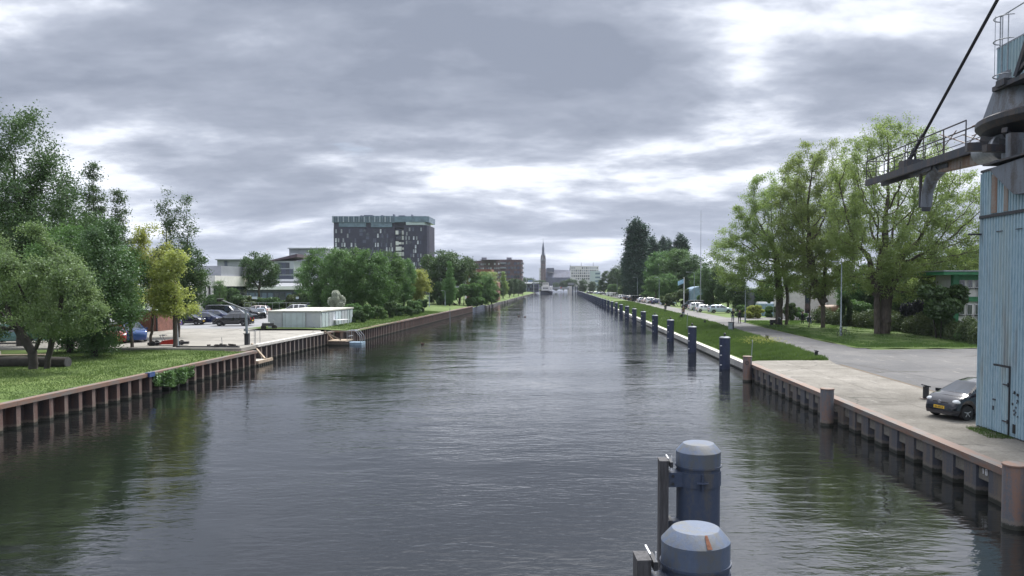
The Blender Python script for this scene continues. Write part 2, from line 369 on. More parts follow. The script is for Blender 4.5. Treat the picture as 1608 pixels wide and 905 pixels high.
# ---------------------------------------------------------------- trees
def np_mesh(name, V, F, mat, tint=None, smooth=False):
    me = bpy.data.meshes.new(name); n, k = F.shape
    me.vertices.add(len(V)); me.vertices.foreach_set('co', np.ascontiguousarray(V, dtype=np.float32).ravel())
    me.loops.add(n*k); me.loops.foreach_set('vertex_index', np.ascontiguousarray(F, dtype=np.int32).ravel())
    me.polygons.add(n); me.polygons.foreach_set('loop_start', np.arange(0, n*k, k, dtype=np.int32))
    me.polygons.foreach_set('loop_total', np.full(n, k, dtype=np.int32))
    if smooth: me.polygons.foreach_set('use_smooth', np.ones(n, dtype=bool))
    if tint is not None:
        a = me.attributes.new('tint', 'FLOAT', 'FACE'); a.data.foreach_set('value', tint.astype(np.float32))
    me.materials.append(mat); me.update(calc_edges=True); return me
def unit(v): return v / (np.linalg.norm(v, axis=-1, keepdims=True) + 1e-9)
def leaf_mesh(name, C, size, mat, g, out=None, asp=.55, up=.35, outw=.6, tint=None):
    n = len(C); nrm = g.normal(size=(n, 3)); nrm = unit(nrm)
    if out is not None: nrm = nrm + unit(out)*outw
    nrm[:, 2] += up; nrm = unit(nrm)
    a = unit(np.cross(nrm, g.normal(size=(n, 3)))); b_ = np.cross(nrm, a)
    s = (size * g.uniform(.6, 1.35, n))[:, None]
    V = np.stack([C - a*s, C - b_*s*asp + nrm*s*.12, C + a*s, C + b_*s*asp + nrm*s*.12], 1).reshape(-1, 3)
    F = np.arange(4*n).reshape(n, 4)
    t = g.uniform(0, 1, n) if tint is None else tint
    return np_mesh(name, V, F, mat, t)
def lumpy(P, g, wl, thr):
    s = 0
    for _ in range(5): k = unit(g.normal(size=3))*2*np.pi/(wl*g.uniform(.7, 1.5)); s = s + np.sin(P @ k + g.uniform(0, 6.28))
    return s > thr
def in_crown(g, crown, n, shell=.0):
    """points in a union of ellipsoids (cx,cy,cz,rx,ry,rz)"""
    w = np.array([c[3]*c[4]*c[5] for c in crown]); w = w / w.sum(); idx = g.choice(len(crown), n, p=w); c = np.array(crown)[idx]
    d = unit(g.normal(size=(n, 3))); r = g.uniform(0, 1, n)**(1/3); r = r*(1-shell) + shell*(.75 + .25*r)
    return c[:, :3] + d*r[:, None]*c[:, 3:6]
def grow(g, crown, stems, natt, step, kill, iters=90, trop=(0, 0, .12), wander=.12, gap=-.35):
    A = in_crown(g, [tuple(c[:3]) + tuple(x*1.1 for x in c[3:]) for c in crown], int(natt*1.7), .25); A = A[lumpy(A, g, 3.2, gap)]; N = []; P = []
    for st in stems:
        st = [np.array(p, float) for p in st]; prev = -1
        for k, (a, b_) in enumerate(zip(st[:-1], st[1:])):
            m = max(1, int(np.linalg.norm(b_-a)/step))
            for i in range(m + (1 if k == len(st)-2 else 0)):
                N.append(a + (b_-a)*i/m + (g.normal(size=3)*step*.06 if len(N) else 0)); P.append(prev); prev = len(N)-1
    nodes = np.array(N); par = list(P); d = np.linalg.norm(A[:, None]-nodes[None], axis=2); nd = d.min(1); ni = d.argmin(1)
    trop = np.array(trop); kids = {}
    for it in range(iters):
        keep = nd > kill; A = A[keep]; nd = nd[keep]; ni = ni[keep]
        if len(A) < 4: break
        act = nd < max(step*14, 3.0) if it else np.ones(len(A), bool)
        u, inv = np.unique(ni[act], return_inverse=True); S = np.zeros((len(u), 3)); np.add.at(S, inv, unit(A[act]-nodes[ni[act]]))
        new = []; pp = []
        for q, s in zip(u, S):
            if kids.get(q, 0) > 4: continue
            s = s/(np.linalg.norm(s)+1e-9) + trop + g.normal(size=3)*wander; s /= np.linalg.norm(s); kids[q] = kids.get(q, 0)+1
            new.append(nodes[q]+s*step); pp.append(q)
        if not new: break
        new = np.array(new); base = len(nodes); nodes = np.vstack([nodes, new]); par += pp
        d = np.linalg.norm(A[:, None]-new[None], axis=2); m = d.min(1); j = d.argmin(1); better = m < nd
        nd = np.where(better, m, nd); ni = np.where(better, j+base, ni)
        if len(nodes) > 6000: break
    par = np.array(par); n = len(nodes); r = np.zeros(n); p = 2.35; r0 = 1.0
    for i in range(n-1, -1, -1):
        r[i] = (r[i] if r[i] > 0 else r0)
        if par[i] >= 0: r[par[i]] += r[i]
    return nodes, par, r**(1/p)
def wood_mesh(name, nodes, par, r, base_r, tip, mat):
    rr = np.maximum((r/r[par < 0].max())**1.55*base_r, tip); Vs = []; Fs = []; off = 0; idx = np.where(par >= 0)[0]
    for lo, hi, k in ((.09, 9, 8), (.03, .09, 5), (0, .03, 3)):
        s = idx[(rr[idx] > lo) & (rr[idx] <= hi)]
        if not len(s): continue
        a = nodes[par[s]]; b_ = nodes[s]; t = unit(b_-a); a = a - t*rr[s][:, None]*.4
        q = np.where(np.abs(t[:, 2:3]) < .9, np.array([[0, 0, 1.]]), np.array([[1., 0, 0]])); x = unit(np.cross(t, q)); y = np.cross(t, x)
        ra = np.minimum(rr[par[s]], rr[s]*1.35); an = np.arange(k)*2*np.pi/k
        ring = lambda c, rad: c[:, None] + (np.cos(an)[None, :, None]*x[:, None] + np.sin(an)[None, :, None]*y[:, None])*rad[:, None, None]
        V = np.concatenate([ring(a, ra), ring(b_, rr[s])], 1).reshape(-1, 3)
        j = np.arange(k); f = np.stack([j, (j+1) % k, k+(j+1) % k, k+j], 1)
        F = (np.arange(len(s))*2*k)[:, None, None] + f[None] + off; Vs.append(V); Fs.append(F.reshape(-1, 4)); off += len(V)
    return np_mesh(name, np.vstack(Vs), np.vstack(Fs), mat, smooth=True), rr
def proto_tree(seed, crown, stems, natt=900, step=.45, kill=.8, base_r=.3, leaf='mid', nleaf=14000, lsize=.13, sig=.38, bark='bark', thin=.05, droop=0., up=.35, tip=.012, trop=(0, 0, .12), lean=(0, 0), gap=-.35):
    g = np.random.default_rng(seed); nodes, par, r = grow(g, crown, stems, natt, step, kill, trop=trop, gap=gap)
    wm, rr = wood_mesh('trunk', nodes, par, r, base_r, tip, M[bark])
    cand = np.where(rr < max(thin, np.quantile(rr, .55)))[0]; cz = np.mean([c[2] for c in crown]); cand = cand[g.uniform(0, 1, len(cand)) > .06]
    w = g.gamma(.8, 1., len(cand)); pick = g.choice(cand, nleaf, p=w/w.sum())
    C = nodes[pick] + g.normal(size=(nleaf, 3))*sig*np.array([1, 1, .75]); C[:, 2] -= np.abs(g.normal(size=nleaf))*droop
    C[:, 0] += lean[0]*g.uniform(0, 1, nleaf); 
    ctr = np.array([np.mean([c[0] for c in crown]), np.mean([c[1] for c in crown]), cz])
    nt_ = g.uniform(0, 1, len(nodes)); t = np.clip(.5*g.uniform(0, 1, nleaf) + .5*nt_[pick], 0, 1)
    return wm, leaf_mesh('crown', C, lsize, LF[leaf], g, out=C-ctr, up=up, tint=t)
def place_tree(proto, X, Y, z, label, s=1., sz=None, rz=0, group=None, name='deciduous_tree', cat='tree', mat=None):
    e = empty(name, (X, Y, z), rz, label, cat, group); sz = sz or s
    link('trunk', proto[0], e, scale=(s, s, sz)); c = link('crown', proto[1], e, scale=(s, s, sz))
    if mat: c.material_slots[0].link = 'OBJECT'; c.material_slots[0].material = LF[mat]
    return e
def bush_mesh(seed, blobs, n, lsize, leaf, stems=True, up=.3):
    g = np.random.default_rng(seed); B = []
    for (x, y, z, a, b_, c) in blobs:
        for _ in range(14):
            d = unit(g.normal(size=3))*g.uniform(.35, .85); B.append((x+d[0]*a, y+d[1]*b_, max(z+d[2]*c, .1), a*g.uniform(.22, .42), b_*g.uniform(.22, .42), c*g.uniform(.2, .38)))
    C = in_crown(g, B, n, .55); C = C[C[:, 2] > -.05]; ctr = np.array([[np.mean([b_[0] for b_ in blobs]), np.mean([b_[1] for b_ in blobs]), blobs[0][2]*.6]])
    lm = leaf_mesh('foliage', C, lsize, LF[leaf], g, out=C-ctr, up=up)
    mb = MB()
    for _ in range(9):
        b_ = B[g.integers(len(B))]; mb.tube((b_[0]*.25, b_[1]*.25, -.1), (b_[0]*.8, b_[1]*.8, b_[2]), .05, .015, 5)
    return lm, mb.mesh('stems', M['barkdark'])
def place_bush(proto, X, Y, z, label, s=(1, 1, 1), rz=0, group=None, name='bush', cat='bush', mat=None):
    e = empty(name, (X, Y, z), rz, label, cat, group)
    c = link('foliage', proto[0], e, scale=s); link('stem', proto[1], e, scale=s)
    if mat: c.material_slots[0].link = 'OBJECT'; c.material_slots[0].material = LF[mat]
    return e
def blades(name, n, area, zf, h, label, seed, mat='grass', dens=None, w=.018, kind='stuff'):
    """area: list of convex quads/tris in XY given as 4 corner points"""
    g = np.random.default_rng(seed); pts = []
    A = []
    for q in area:
        q = np.array(q, float); A.append(abs(np.cross(q[1]-q[0], q[3]-q[0]))+abs(np.cross(q[2]-q[1], q[2]-q[3])))
    A = np.array(A)/sum(A)
    for q, a in zip(area, A):
        q = np.array(q, float); m = int(n*a); u = g.uniform(0, 1, m)[:, None]; v = g.uniform(0, 1, m)[:, None]
        if dens: v = v**dens
        pts.append((q[0]*(1-u)+q[1]*u)*(1-v) + (q[3]*(1-u)+q[2]*u)*v)
    P = np.vstack(pts); m = len(P)
    cl = np.sin(P[:, 0]*1.7+np.sin(P[:, 1]*.9)*2)*np.sin(P[:, 1]*1.3+P[:, 0]*.4)
    hh = h*(g.uniform(.4, 1.1, m) + .35*cl); z = zf(P[:, 0], P[:, 1])
    a = g.uniform(0, 2*np.pi, m); l = g.normal(size=(m, 2))*.35*hh[:, None]
    ww = w*g.uniform(.6, 1.4, m)*(1+P[:, 1]/60)
    V = np.stack([np.c_[P[:, 0]-np.cos(a)*ww, P[:, 1]-np.sin(a)*ww, z-.02], np.c_[P[:, 0]+np.cos(a)*ww, P[:, 1]+np.sin(a)*ww, z-.02], np.c_[P[:, 0]+l[:, 0], P[:, 1]+l[:, 1], z+np.maximum(hh, .02)]], 1).reshape(-1, 3)
    t = np.clip(.35*cl+.35+.4*g.uniform(0, 1, m), 0, 1)
    o = link(name, np_mesh(name, V, np.arange(3*m).reshape(m, 3), LF[mat], t)); return tag(o, label, 'grass', kind=kind)

# ================================================================ THE SETTING
def sheet(name, poly, z, mat, kind='structure', th=None):
    mb = MB(); n = len(poly)
    if th: mb.prism(poly, z-th, z)
    else: mb.add([(x, y, z) for x, y in poly], [tuple(range(n))])
    return tag(mb.build(name, mat), kind=kind)
def grid_sheet(name, xs, ys, zf, mat):
    xs = list(xs); ys = list(ys); V = [(x, y, zf(x, y)) for y in ys for x in xs]; k = len(xs)
    F = [(j*k+i, j*k+i+1, (j+1)*k+i+1, (j+1)*k+i) for j in range(len(ys)-1) for i in range(k-1)]
    mb = MB(); mb.v = V; mb.f = F; mb.m = [0]*len(F); return tag(mb.build(name, mat, smooth=True, angle=None), kind='structure')
M['joint'] = simple('dirt_filled_joint', (.11, .10, .085), .95)
QZ = 1.1                                   # quay level
sheet('water', [(-34, -60), (15, -60), (15, 1500), (-34, 1500)], 0, M['water'])
sheet('canal_bed', [(-36, -62), (17, -62), (17, 1500), (-36, 1500)], -3, M['soil'])
# ground on both banks out to the horizon
sheet('ground', [(19, -60), (1700, -60), (1700, 2100), (19, 2100)], 1.05, M['grassfar'])
sheet('ground', [(-1700, -60), (-26.8, -60), (-26.8, 2100), (-1700, 2100)], 1.10, M['grassfar'])
sheet('ground', [(-26.8, 1500), (19, 1500), (19, 2100), (-26.8, 2100)], 1.06, M['grassfar'])
# left lawn, with a slight rise away from the cap beam
def zl(x, y): return 1.18 + .10*np.clip((-24.6 - x)/6, 0, 1) + .03*np.sin(x*.7)*np.sin(y*.5)
grid_sheet('lawn', np.linspace(-70, -23.72, 60), np.linspace(-20, 57.6, 60), zl, M['grass'])
sheet('paving', [(-95, 57.7), (-24.65, 57.7), (-24.65, 77), (-26.5, 82.3), (-34, 84), (-95, 84)], 1.40, M['paving'], th=.25)
sheet('parking_lot', [(-110, 84), (-33, 84), (-33, 128), (-110, 128)], 1.41, M['lot'], th=.25)
def zl2(x, y): return 1.36 + .25*np.clip((-22 - x)/6, 0, 1)
grid_sheet('grass_bank', np.linspace(-34, -21.9, 14), np.linspace(80.6, 176, 40), lambda x, y: zl2(x, y), M['grass'])
g_ = grid_sheet('grass_bank', np.linspace(-70, -21.2, 20), np.linspace(176, 600, 50), lambda x, y: .45 + 1.0*float(np.clip((-21.2 - x)/3, 0, 1)), M['grassfar'])
# right: quay slab, asphalt, road, grass bank
sheet('quay_slab', [(12.40, -20), (17.85, -20), (17.9, 48.9), (18.4, 51.6), (13.3, 51.0), (12.40, 50.2)], QZ, M['quay'], th=.6)
sheet('asphalt_yard', [(17.86, -20), (60, -20), (60, 61.5), (33.4, 61), (24.9, 60), (24.0, 67.9), (24.7, 91.5), (25.6, 107), (20.9, 107), (19.9, 73.6), (18.41, 51.7), (17.91, 48.9)], 1.085, M['asphalt'], th=.2)
sheet('road', [(20.9, 107), (25.6, 107), (26.2, 112), (50, 113), (50, 122), (26.6, 121), (26.6, 145), (27, 277), (28, 600), (23.5, 600), (22.6, 277), (21.5, 145)], 1.089, M['road'], th=.2)
def xr(y): return float(np.interp(y, [50, 73.6, 107, 145, 277, 600], [18.1, 19.9, 20.9, 21.5, 22.6, 23.5]))
ys = list(np.linspace(51.2, 110, 50)) + list(np.linspace(112, 600, 90)); V = []; tt = np.linspace(0, 1, 12)
def zb(x, y): 
    t = np.clip((np.asarray(x) - 13.75)/4.2, 0, 1); return .52 + .60*(t*t*(3-2*t)) + .03*np.sin(np.asarray(x)*3)*np.sin(np.asarray(y)*.8)
for y in ys:
    for t in tt: x = 13.7 + (xr(y)+.05-13.7)*t; V.append((x, y, float(zb(x, y))))
mb = MB(); mb.v = V; k = 12; mb.f = [(j*k+i, j*k+i+1, (j+1)*k+i+1, (j+1)*k+i) for j in range(len(ys)-1) for i in range(k-1)]; mb.m = [0]*len(mb.f)
tag(mb.build('grass_bank', M['grass'], smooth=True, angle=None), kind='structure')
grid_sheet('lawn', np.linspace(0, 1, 24), np.linspace(0, 1, 30), lambda x, y: 0, M['grass'])
ob = col.objects[-1] if False else bpy.data.objects['lawn.001']
LAWN = [(24.05, 61.2), (36, 61.2), (46, 106.5), (25.7, 106.5)]
def lawn_pt(u, v):
    a, b_, c, d = LAWN; p = ((a[0]*(1-u)+b_[0]*u)*(1-v)+(d[0]*(1-u)+c[0]*u)*v, (a[1]*(1-u)+b_[1]*u)*(1-v)+(d[1]*(1-u)+c[1]*u)*v); return p
for v_ in ob.data.vertices:
    p = lawn_pt(v_.co.x, v_.co.y); e = min(v_.co.x, 1-v_.co.x, v_.co.y, 1-v_.co.y)
    v_.co = (p[0], p[1], 1.10 + .16*min(1, e*8) + .04*math.sin(p[0]*2)*math.sin(p[1]*.9))
sheet('soil_edge', [(17.88, 36), (18.05, 36), (18.15, 48.5), (17.93, 48.5)], 1.104, M['soil'])

sheet('tar_joint', [(18.3, 51.2), (18.36, 51.25), (20.9, 40.0), (27.0, 33.6), (26.94, 33.55), (20.83, 39.96)], 1.0905, M['black'])
for y_ in (46.2, 41.5, 36.9, 32.1, 27.6, 22.9, 18.2): sheet('slab_joint', [(12.42, y_), (17.84, y_+.05), (17.84, y_+.075), (12.42, y_+.025)], 1.1042, M['joint'])
sheet('slab_joint', [(15.0, -20), (15.03, -20), (15.06, 50.6), (15.03, 50.6)], 1.1042, M['joint'])
# ---- sheet pile walls: a wave of steel pans, each pan its own piece, with a cap beam
def pile_wall(name, a, b, ztop, period, depth, fl, pan_mat, flange_mat, cap_mat, label, capw=.45, caph=.22, side=1, zbot=-1.2, frac=.5, limit=150):
    """a->b along the water's edge; side: +1 water lies to the left of a->b"""
    a = Vector((*a, 0)); b = Vector((*b, 0)); t = (b-a).normalized(); nrm = Vector((-t.y, t.x, 0))*side; n = max(1, int((b-a).length/period)); p = (b-a).length/n
    e = empty(name, (a.x, a.y, 0), 0, label, 'quay wall')
    s1, s2 = p*(1-frac)/2, fl
    rec = p - fl - .24
    prof = [(0, -depth), (rec, -depth), (rec+.12, 0), (rec+.12+fl, 0), (p, -depth)]
    def panel(pts, th=.02):
        mb = MB(); q = [t*u + nrm*v for u, v in pts]; back = [v - nrm*.03 for v in q]; k = len(q)
        vs = [(*v.xy, zbot) for v in q] + [(*v.xy, ztop-.02) for v in q] + [(*v.xy, zbot) for v in back] + [(*v.xy, ztop-.02) for v in back]
        fs = []
        for i in range(k-1): fs += [(i, i+1, k+i+1, k+i), (2*k+i+1, 2*k+i, 3*k+i, 3*k+i+1)]
        fs += [(0, k, 3*k, 2*k), (k-1, 3*k-1, 4*k-1, 2*k-1)]
        for i in range(k-1): fs += [(k+i, k+i+1, 3*k+i+1, 3*k+i)]
        return mb.add(vs, fs)
    pan = panel(prof[:3]).mesh('pan', pan_mat); flm = panel([prof[2], prof[3], prof[4]]).mesh('flange', flange_mat)
    m = min(n, limit)
    for i in range(m):
        o = link('sheet_pan', pan, e, loc=t*(p*i)); link('pile_flange', flm, e, loc=t*(p*i))
    if n > m:
        mb = MB()
        for i in range(m, n):
            for q in (pan, flm): mb.add([v.co + t*(p*i) for v in q.vertices], [tuple(f.vertices) for f in q.polygons], 0 if q is pan else 1)
        tag(mb.build('sheet_pile_run', [pan_mat, flange_mat], e), kind='stuff')
    L = (b-a).length; seg = max(1, int(L/6)); rz = math.atan2(t.y, t.x)
    for i in range(seg):
        mb = MB(); c = t*(L*(i+.5)/seg) + nrm*(-capw/2+.08)
        mb.box((c.x, c.y, ztop), (L/seg-.012, capw, caph), rz)
        mb.build('cap_beam', cap_mat, e)
    return e
pile_wall('sheet_pile_wall', (12.33, -6), (12.33, 50.6), QZ-.07, 1.30, .36, .66, M['sheetR'], M['sheetRfl'], M['rustcap'], 'grey steel sheet pile quay wall with rusty cap along the concrete quay on the right', .42, .2)
pile_wall('sheet_pile_wall', (-23.55, -6), (-23.45, 57.6), 1.14, 1.04, .34, .26, M['sheetL'], M['sheetLfl'], M['rustcap'], 'rusty brown sheet pile wall holding the near left lawn', .40, .2, side=-1)
pile_wall('sheet_pile_wall', (-23.45, 57.62), (-26.0, 57.62), 1.10, .9, .25, .26, M['sheetL'], M['sheetLfl'], M['rustcap'], 'short return of the near left wall at the first landing', .36, .2, side=-1)
pile_wall('sheet_pile_wall', (-24.6, 60.6), (-24.4, 77.5), 1.36, 1.0, .32, .26, M['sheetG'], M['sheetGfl'], M['concrete_w'], 'grey brown sheet pile wall with pale cap between the two landings', .5, .2, side=-1)
pile_wall('sheet_pile_wall', (-24.4, 77.52), (-24.4, 80.4), 1.30, .95, .3, .26, M['sheetL'], M['sheetGfl'], M['rustcap'], 'short dark brown wall piece behind the second landing', .3, .16, side=-1)
pile_wall('sheet_pile_wall', (-22.3, 80.4), (-20.85, 176), 1.33, .80, .30, .26, M['sheetL'], M['sheetLfl'], M['rustcap'], 'long red brown sheet pile wall below the grass bank with the bushes', .5, .18, side=-1)
pile_wall('sheet_pile_wall', (-24.4, 80.42), (-22.3, 80.42), 1.30, .8, .25, .26, M['sheetL'], M['sheetGfl'], M['rustcap'], 'short cross wall where the long rusty wall starts', .3, .16, side=-1)
mb = MB()
for i in range(18): mb.box((-21.15-.0*i, 176.2+i*1.8, .35), (.3, 1.75, 1.3))
tag(mb.build('timber_bank_edge', M['bluesteel']), 'dark blue steel bank edge below the overhanging tree', 'bank edge')
mb = MB()
for i in range(40): y = 210+i*10; mb.box((-21.1+.3*math.sin(i), y, .2), (.5, 10.02, .9), .012*math.sin(i))
tag(mb.build('timber_bank_edge', M['timber']), 'dark low bank edging running along the far left bank', 'bank edge')
# pale waling beam along the right bank
e = empty('waling_beam', (13.35, 50.8, 0), 0, 'long pale concrete waling beam behind the row of mooring posts', 'beam')
y = 51.0; i = 0
while y < 600:
    L = 9 if y < 200 else 30
    mb = MB(); mb.box((.08, y-50.8+L/2, .36), (.50, L-.03, .46)); mb.build('beam', M['concrete_w'], e)
    mb = MB(); mb.box((.06, y-50.8+L/2, -.3), (.36, L, .84)); mb.build('footing', M['sheetL'], e); y += L
pile_names = [('nearest', 19.1, 11.62), ('middle', 33.25, 11.8), ('farthest', 48.5, 12.02)]
for nm, Y, X in pile_names:
    e = empty('fender_pile', (X, Y, 0), 0, {'nearest': 'rusty orange brown steel pile at the bottom right corner of the quay', 'middle': 'rust topped steel pile standing halfway along the right quay wall', 'farthest': 'grey steel pile with a ring at the far end of the right quay wall'}[nm], 'pile', 'steel piles standing against the right quay wall')
    mb = MB(); mb.lathe([(.29, -2.5), (.29, 1.60), (.28, 1.62)], n=28); mb.build('pile_tube', M['rustpile'], e, smooth=True)
    mb = MB(); mb.lathe([(.31, 1.60), (.31, 1.64), (.29, 1.655)], n=28); mb.build('top_plate', M['rustcap'], e, smooth=True)
    if nm == 'farthest':
        mb = MB()
        for k in range(12): a0 = k*R(30); mb.tube((.11*math.cos(a0)-.1, -.31, 1.25+.11*math.sin(a0)), (.11*math.cos(a0+R(30))-.1, -.31, 1.25+.11*math.sin(a0+R(30))), .02, n=5)
        mb.build('mooring_ring', M['dark'], e)
# chalked depth marks on the near wall pan
def strokes(mb, segs, o, u, v, w, th=.006):
    for x0, y0, x1, y1 in segs: mb.bar(Vector(o)+Vector(u)*x0+Vector(v)*y0, Vector(o)+Vector(u)*x1+Vector(v)*y1, th, w)
e = empty('depth_mark', (12.35, 21.15, .2), 0, 'white hand painted 10-7 on the right quay wall', 'marking')
DG = {'1': [(.5, 0, .5, 1), (.3, .8, .5, 1)], '0': [(.15, .0, .15, 1), (.15, 1, .75, 1), (.75, 1, .75, 0), (.75, 0, .15, 0)], '-': [(.1, .5, .8, .5)], '7': [(.0, 1, .9, 1), (.9, 1, .45, 0)]}
for ch, y0, z0, s in (('1', .75, .5, .16), ('0', .58, .5, .16), ('-', .40, .5, .16), ('7', .25, .12, .50)):
    mb = MB()
    for x0, a0, x1, a1 in DG[ch]: mb.bar((.0, y0-x0*s*.8, z0+a0*s), (.0, y0-x1*s*.8, z0+a1*s), .02, .03)
    mb.build('painted_character', M['white'], e)

# ================================================================ MOORING POSTS
def make_post():
    e = empty('mooring_post', (12.18, 56, 0))
    mb = MB(); mb.lathe([(.40, -2.5), (.40, 2.30)], n=24); mb.build('post_tube', M['postnavy'], e, smooth=True)
    mb = MB(); mb.lathe([(.425, 2.28), (.425, 2.34), (.30, 2.42), (.05, 2.44)], n=24); mb.build('top_cap', M['postcap'], e, smooth=True)
    mb = MB(); mb.lathe([(.05, 2.42), (.05, 2.52), (.10, 2.54), (.10, 2.64), (.04, 2.70)], n=12); mb.build('knob', M['dark'], e, smooth=True)
    for z in (1.75, 1.05, .32): mb = MB(); mb.box((-.25, -.34, z), (.20, .06, .06), R(35)); mb.build('depth_tick', M['white'], e)
    return e
mp = make_post(); ords = ['nearest', 'second nearest', 'third nearest', 'fourth nearest', 'fifth nearest', 'sixth nearest', 'seventh nearest', 'eighth nearest', 'ninth nearest', 'tenth nearest', 'eleventh nearest']
for i in range(38):
    o = mp if i == 0 else copy_tree(mp); Y = 56 + 14*i; o.location = (12.18, Y, rnd.uniform(-.03, .05)); o.rotation_euler = (0, 0, rnd.uniform(-.3, .3))
    tag(o, f'{ords[i]} dark navy mooring post in the row along the right bank' if i < 11 else 'small far mooring post merging into the dark line towards the bridge', 'mooring post', 'navy mooring posts along the right bank')

# ================================================================ FOREGROUND DOLPHINS
def make_dolphin(X, Y, top, rz, label):
    e = empty('mooring_dolphin', (X, Y, 0), rz, label, 'mooring pile', 'two big blue mooring piles in front')
    mb = MB(); mb.lathe([(.395, -3), (.395, top-.42), (.42, top-.42), (.42, top-.39)], n=48); mb.build('pile_tube', M['bluesteel'], e, smooth=True)
    mb = MB(); mb.lathe([(.405, top-.40), (.405, top-.14), (.40, top-.135), (.285, top-.005), (.275, top)], n=48); mb.build('cap', M['postcap'], e, smooth=True, angle=25)
    for z, full in ((top-.62, True), (top-1.50, False)):
        mb = MB()
        if full: mb.lathe([(.412, z-.13), (.412, z+.13)], n=48)
        mb.box((-.38, -.13, z), (.44, .24, .26)); mb.build('bracket', M['bluesteel'], e)
    mb = MB(); mb.box((0, -.435, top-.63), (.022, .07, .30)); mb.box((0, -.455, top-.63), (.20, .10, .02)); mb.box((.05, -.44, top-.62), (.10, .03, .03), R(-20)); mb.build('lug', M['bluesteel'], e)
    for dx in (-.66, ):
        mb = MB(); mb.box((dx, -.13, top-2.0), (.16, .30, 3.4)); mb.build('fender_timber', M['timber'], e)
        mb = MB(); mb.box((dx+.0, -.13, top-.285), (.165, .31, .03)); mb.build('timber_cap', M['timber'], e)
    for z_, w_, h_ in ((top-.34, .34, .10), (top-1.5, .3, .3)): mb = MB(); mb.box((-.53, -.13, z_), (.05, w_, h_)); mb.build('fender_angle', M['dark'], e)
    mb = MB(); mb.box((-.53, -.29, top-.30), (.012, .012, .25)); mb.box((-.56, .05, top-.27), (.02, .30, .02)); mb.build('worn_edge', M['white'], e)
    for k in range(4):
        mb = MB(); mb.lathe([(.03, 0), (.03, .03)], (-.50, -.27, 0), n=6, axis='Y'); mb.build('bolt', M['dark'], e, loc=(0, 0, top-.55-.14*(k % 2)-.88*(k//2)))
    return e
def rust_mark(e, top):
    mb = MB(); pr = []
    for u in (0, .33, .66, 1):
        r_ = .402 + (.288-.402)*u; z = top-.132+.127*u; w0 = .028*(1-.5*u)
        for a in (R(-80)-w0/r_*1.2, R(-80)+w0/r_): pr.append((r_*1.006*math.cos(a), r_*1.006*math.sin(a), z+.004))
    mb.add(pr, [(0, 1, 3, 2), (2, 3, 5, 4), (4, 5, 7, 6)])
    mb.build('rust_mark', M['rustmark'], e)
M['rustmark'] = simple('orange_rust', (.23, .10, .06), .9, scale=12, var=.5)
d1_ = make_dolphin(1.58, 8.77, 3.35, R(4), 'nearest blue steel mooring pile, cut by the bottom edge, with rust mark on its cap')
make_dolphin(2.50, 13.65, 3.33, 0, 'blue steel mooring pile just behind the nearest one, with timber fender on its left')
rust_mark(d1_, 3.35)

# ================================================================ BLUE CRANE TOWER
def corrugated(a, b, z0, z1, per=.17, dep=.035, side=1):
    """one profiled sheet between two ground points"""
    a = Vector((*a, 0)); b = Vector((*b, 0)); t = (b-a).normalized(); n = Vector((-t.y, t.x, 0))*side; L = (b-a).length; k = max(1, round(L/per)); p = L/k; P = []
    for i in range(k): P += [(i*p, 0), (i*p+p*.42, 0), (i*p+p*.52, dep), (i*p+p*.90, dep)]
    P.append((L, 0)); q = [a + t*u + n*v for u, v in P]; m = len(q); off = n*-.01
    mb = MB(); mb.add([(*v.xy, z) for z in (z0, z1) for v in q], [(i, i+1, m+i+1, m+i) for i in range(m-1)])
    return mb
def make_tower_mat():
    m, nt, b = newmat('blue_corrugated_paint'); setc(b, (.22, .42, .55), .5)
    n1 = tex(nt, 'ShaderNodeTexNoise', 1.6, 8, .7, 'World', (1, 1.0, .06)); n2 = tex(nt, 'ShaderNodeTexNoise', 9, 6, .7, 'World', (1, 1, .3)); n3 = tex(nt, 'ShaderNodeTexNoise', .35, 4, .6, 'World', (1, 1.6, .25))
    base = cramp(nt, n2, [(.3, (.22, .34, .42)), (.55, (.31, .44, .52)), (.75, (.40, .51, .58))])
    y = cramp(nt, n1, [(.50, (0, 0, 0)), (.66, (.75, .75, .75))]); c = cmix(nt, y, base, (.36, .42, .40))
    r = cramp(nt, n1, [(.30, (1, 1, 1)), (.36, (0, 0, 0))]); c = cmix(nt, r, c, (.22, .24, .22))
    d = cramp(nt, n3, [(.62, (0, 0, 0)), (.70, (.55, .55, .55))]); c = cmix(nt, d, c, (.15, .11, .08))
    nt.links.new(c, b.inputs['Base Color']); bump(nt, b, n2, .15); return m
M['tower'] = make_tower_mat()
M['rustpanel'] = weathered('rust_streaked_panel', (.26, .24, .22), (.20, .11, .07), .45, streak=(1, 1, .08))
M['craneblack'] = weathered('grimy_crane_steel', (.040, .045, .058), (.08, .065, .06), .2)
M['cranegrey'] = weathered('grey_crane_steel', (.15, .17, .205), (.08, .075, .075), .22)
tw = empty('crane_tower', (0, 0, 0), 0, 'tall blue corrugated steel tower of the loading crane at the right edge', 'tower')
TX, TY = 15.15, 27.2
def tpart(name, mb, mat, **k): return mb.build(name, mat, tw, **k)
for za, zc in ((1.08, 8.62), (8.70, 10.25)):
    ya = 14.0
    while ya < TY-.05:
        yb = min(ya+1.32, TY); hit = abs(za-1.08) < .01 and ya < 26.0 and yb > 25.3
        tpart('wall_sheet', corrugated((TX, ya), (TX, yb), za, zc, side=1), M['tower']); ya = yb
for za, zc in ((1.08, 8.62), (8.70, 10.25)):
    for xa in (TX, TX+1.6, TX+3.2, TX+4.8): tpart('wall_sheet', corrugated((xa, TY), (xa+1.6, TY), za, zc, side=1), M['tower'])
    tpart('wall_sheet', corrugated((TX+6.4, TY), (TX+6.4, 14), za, zc, side=1), M['tower'])
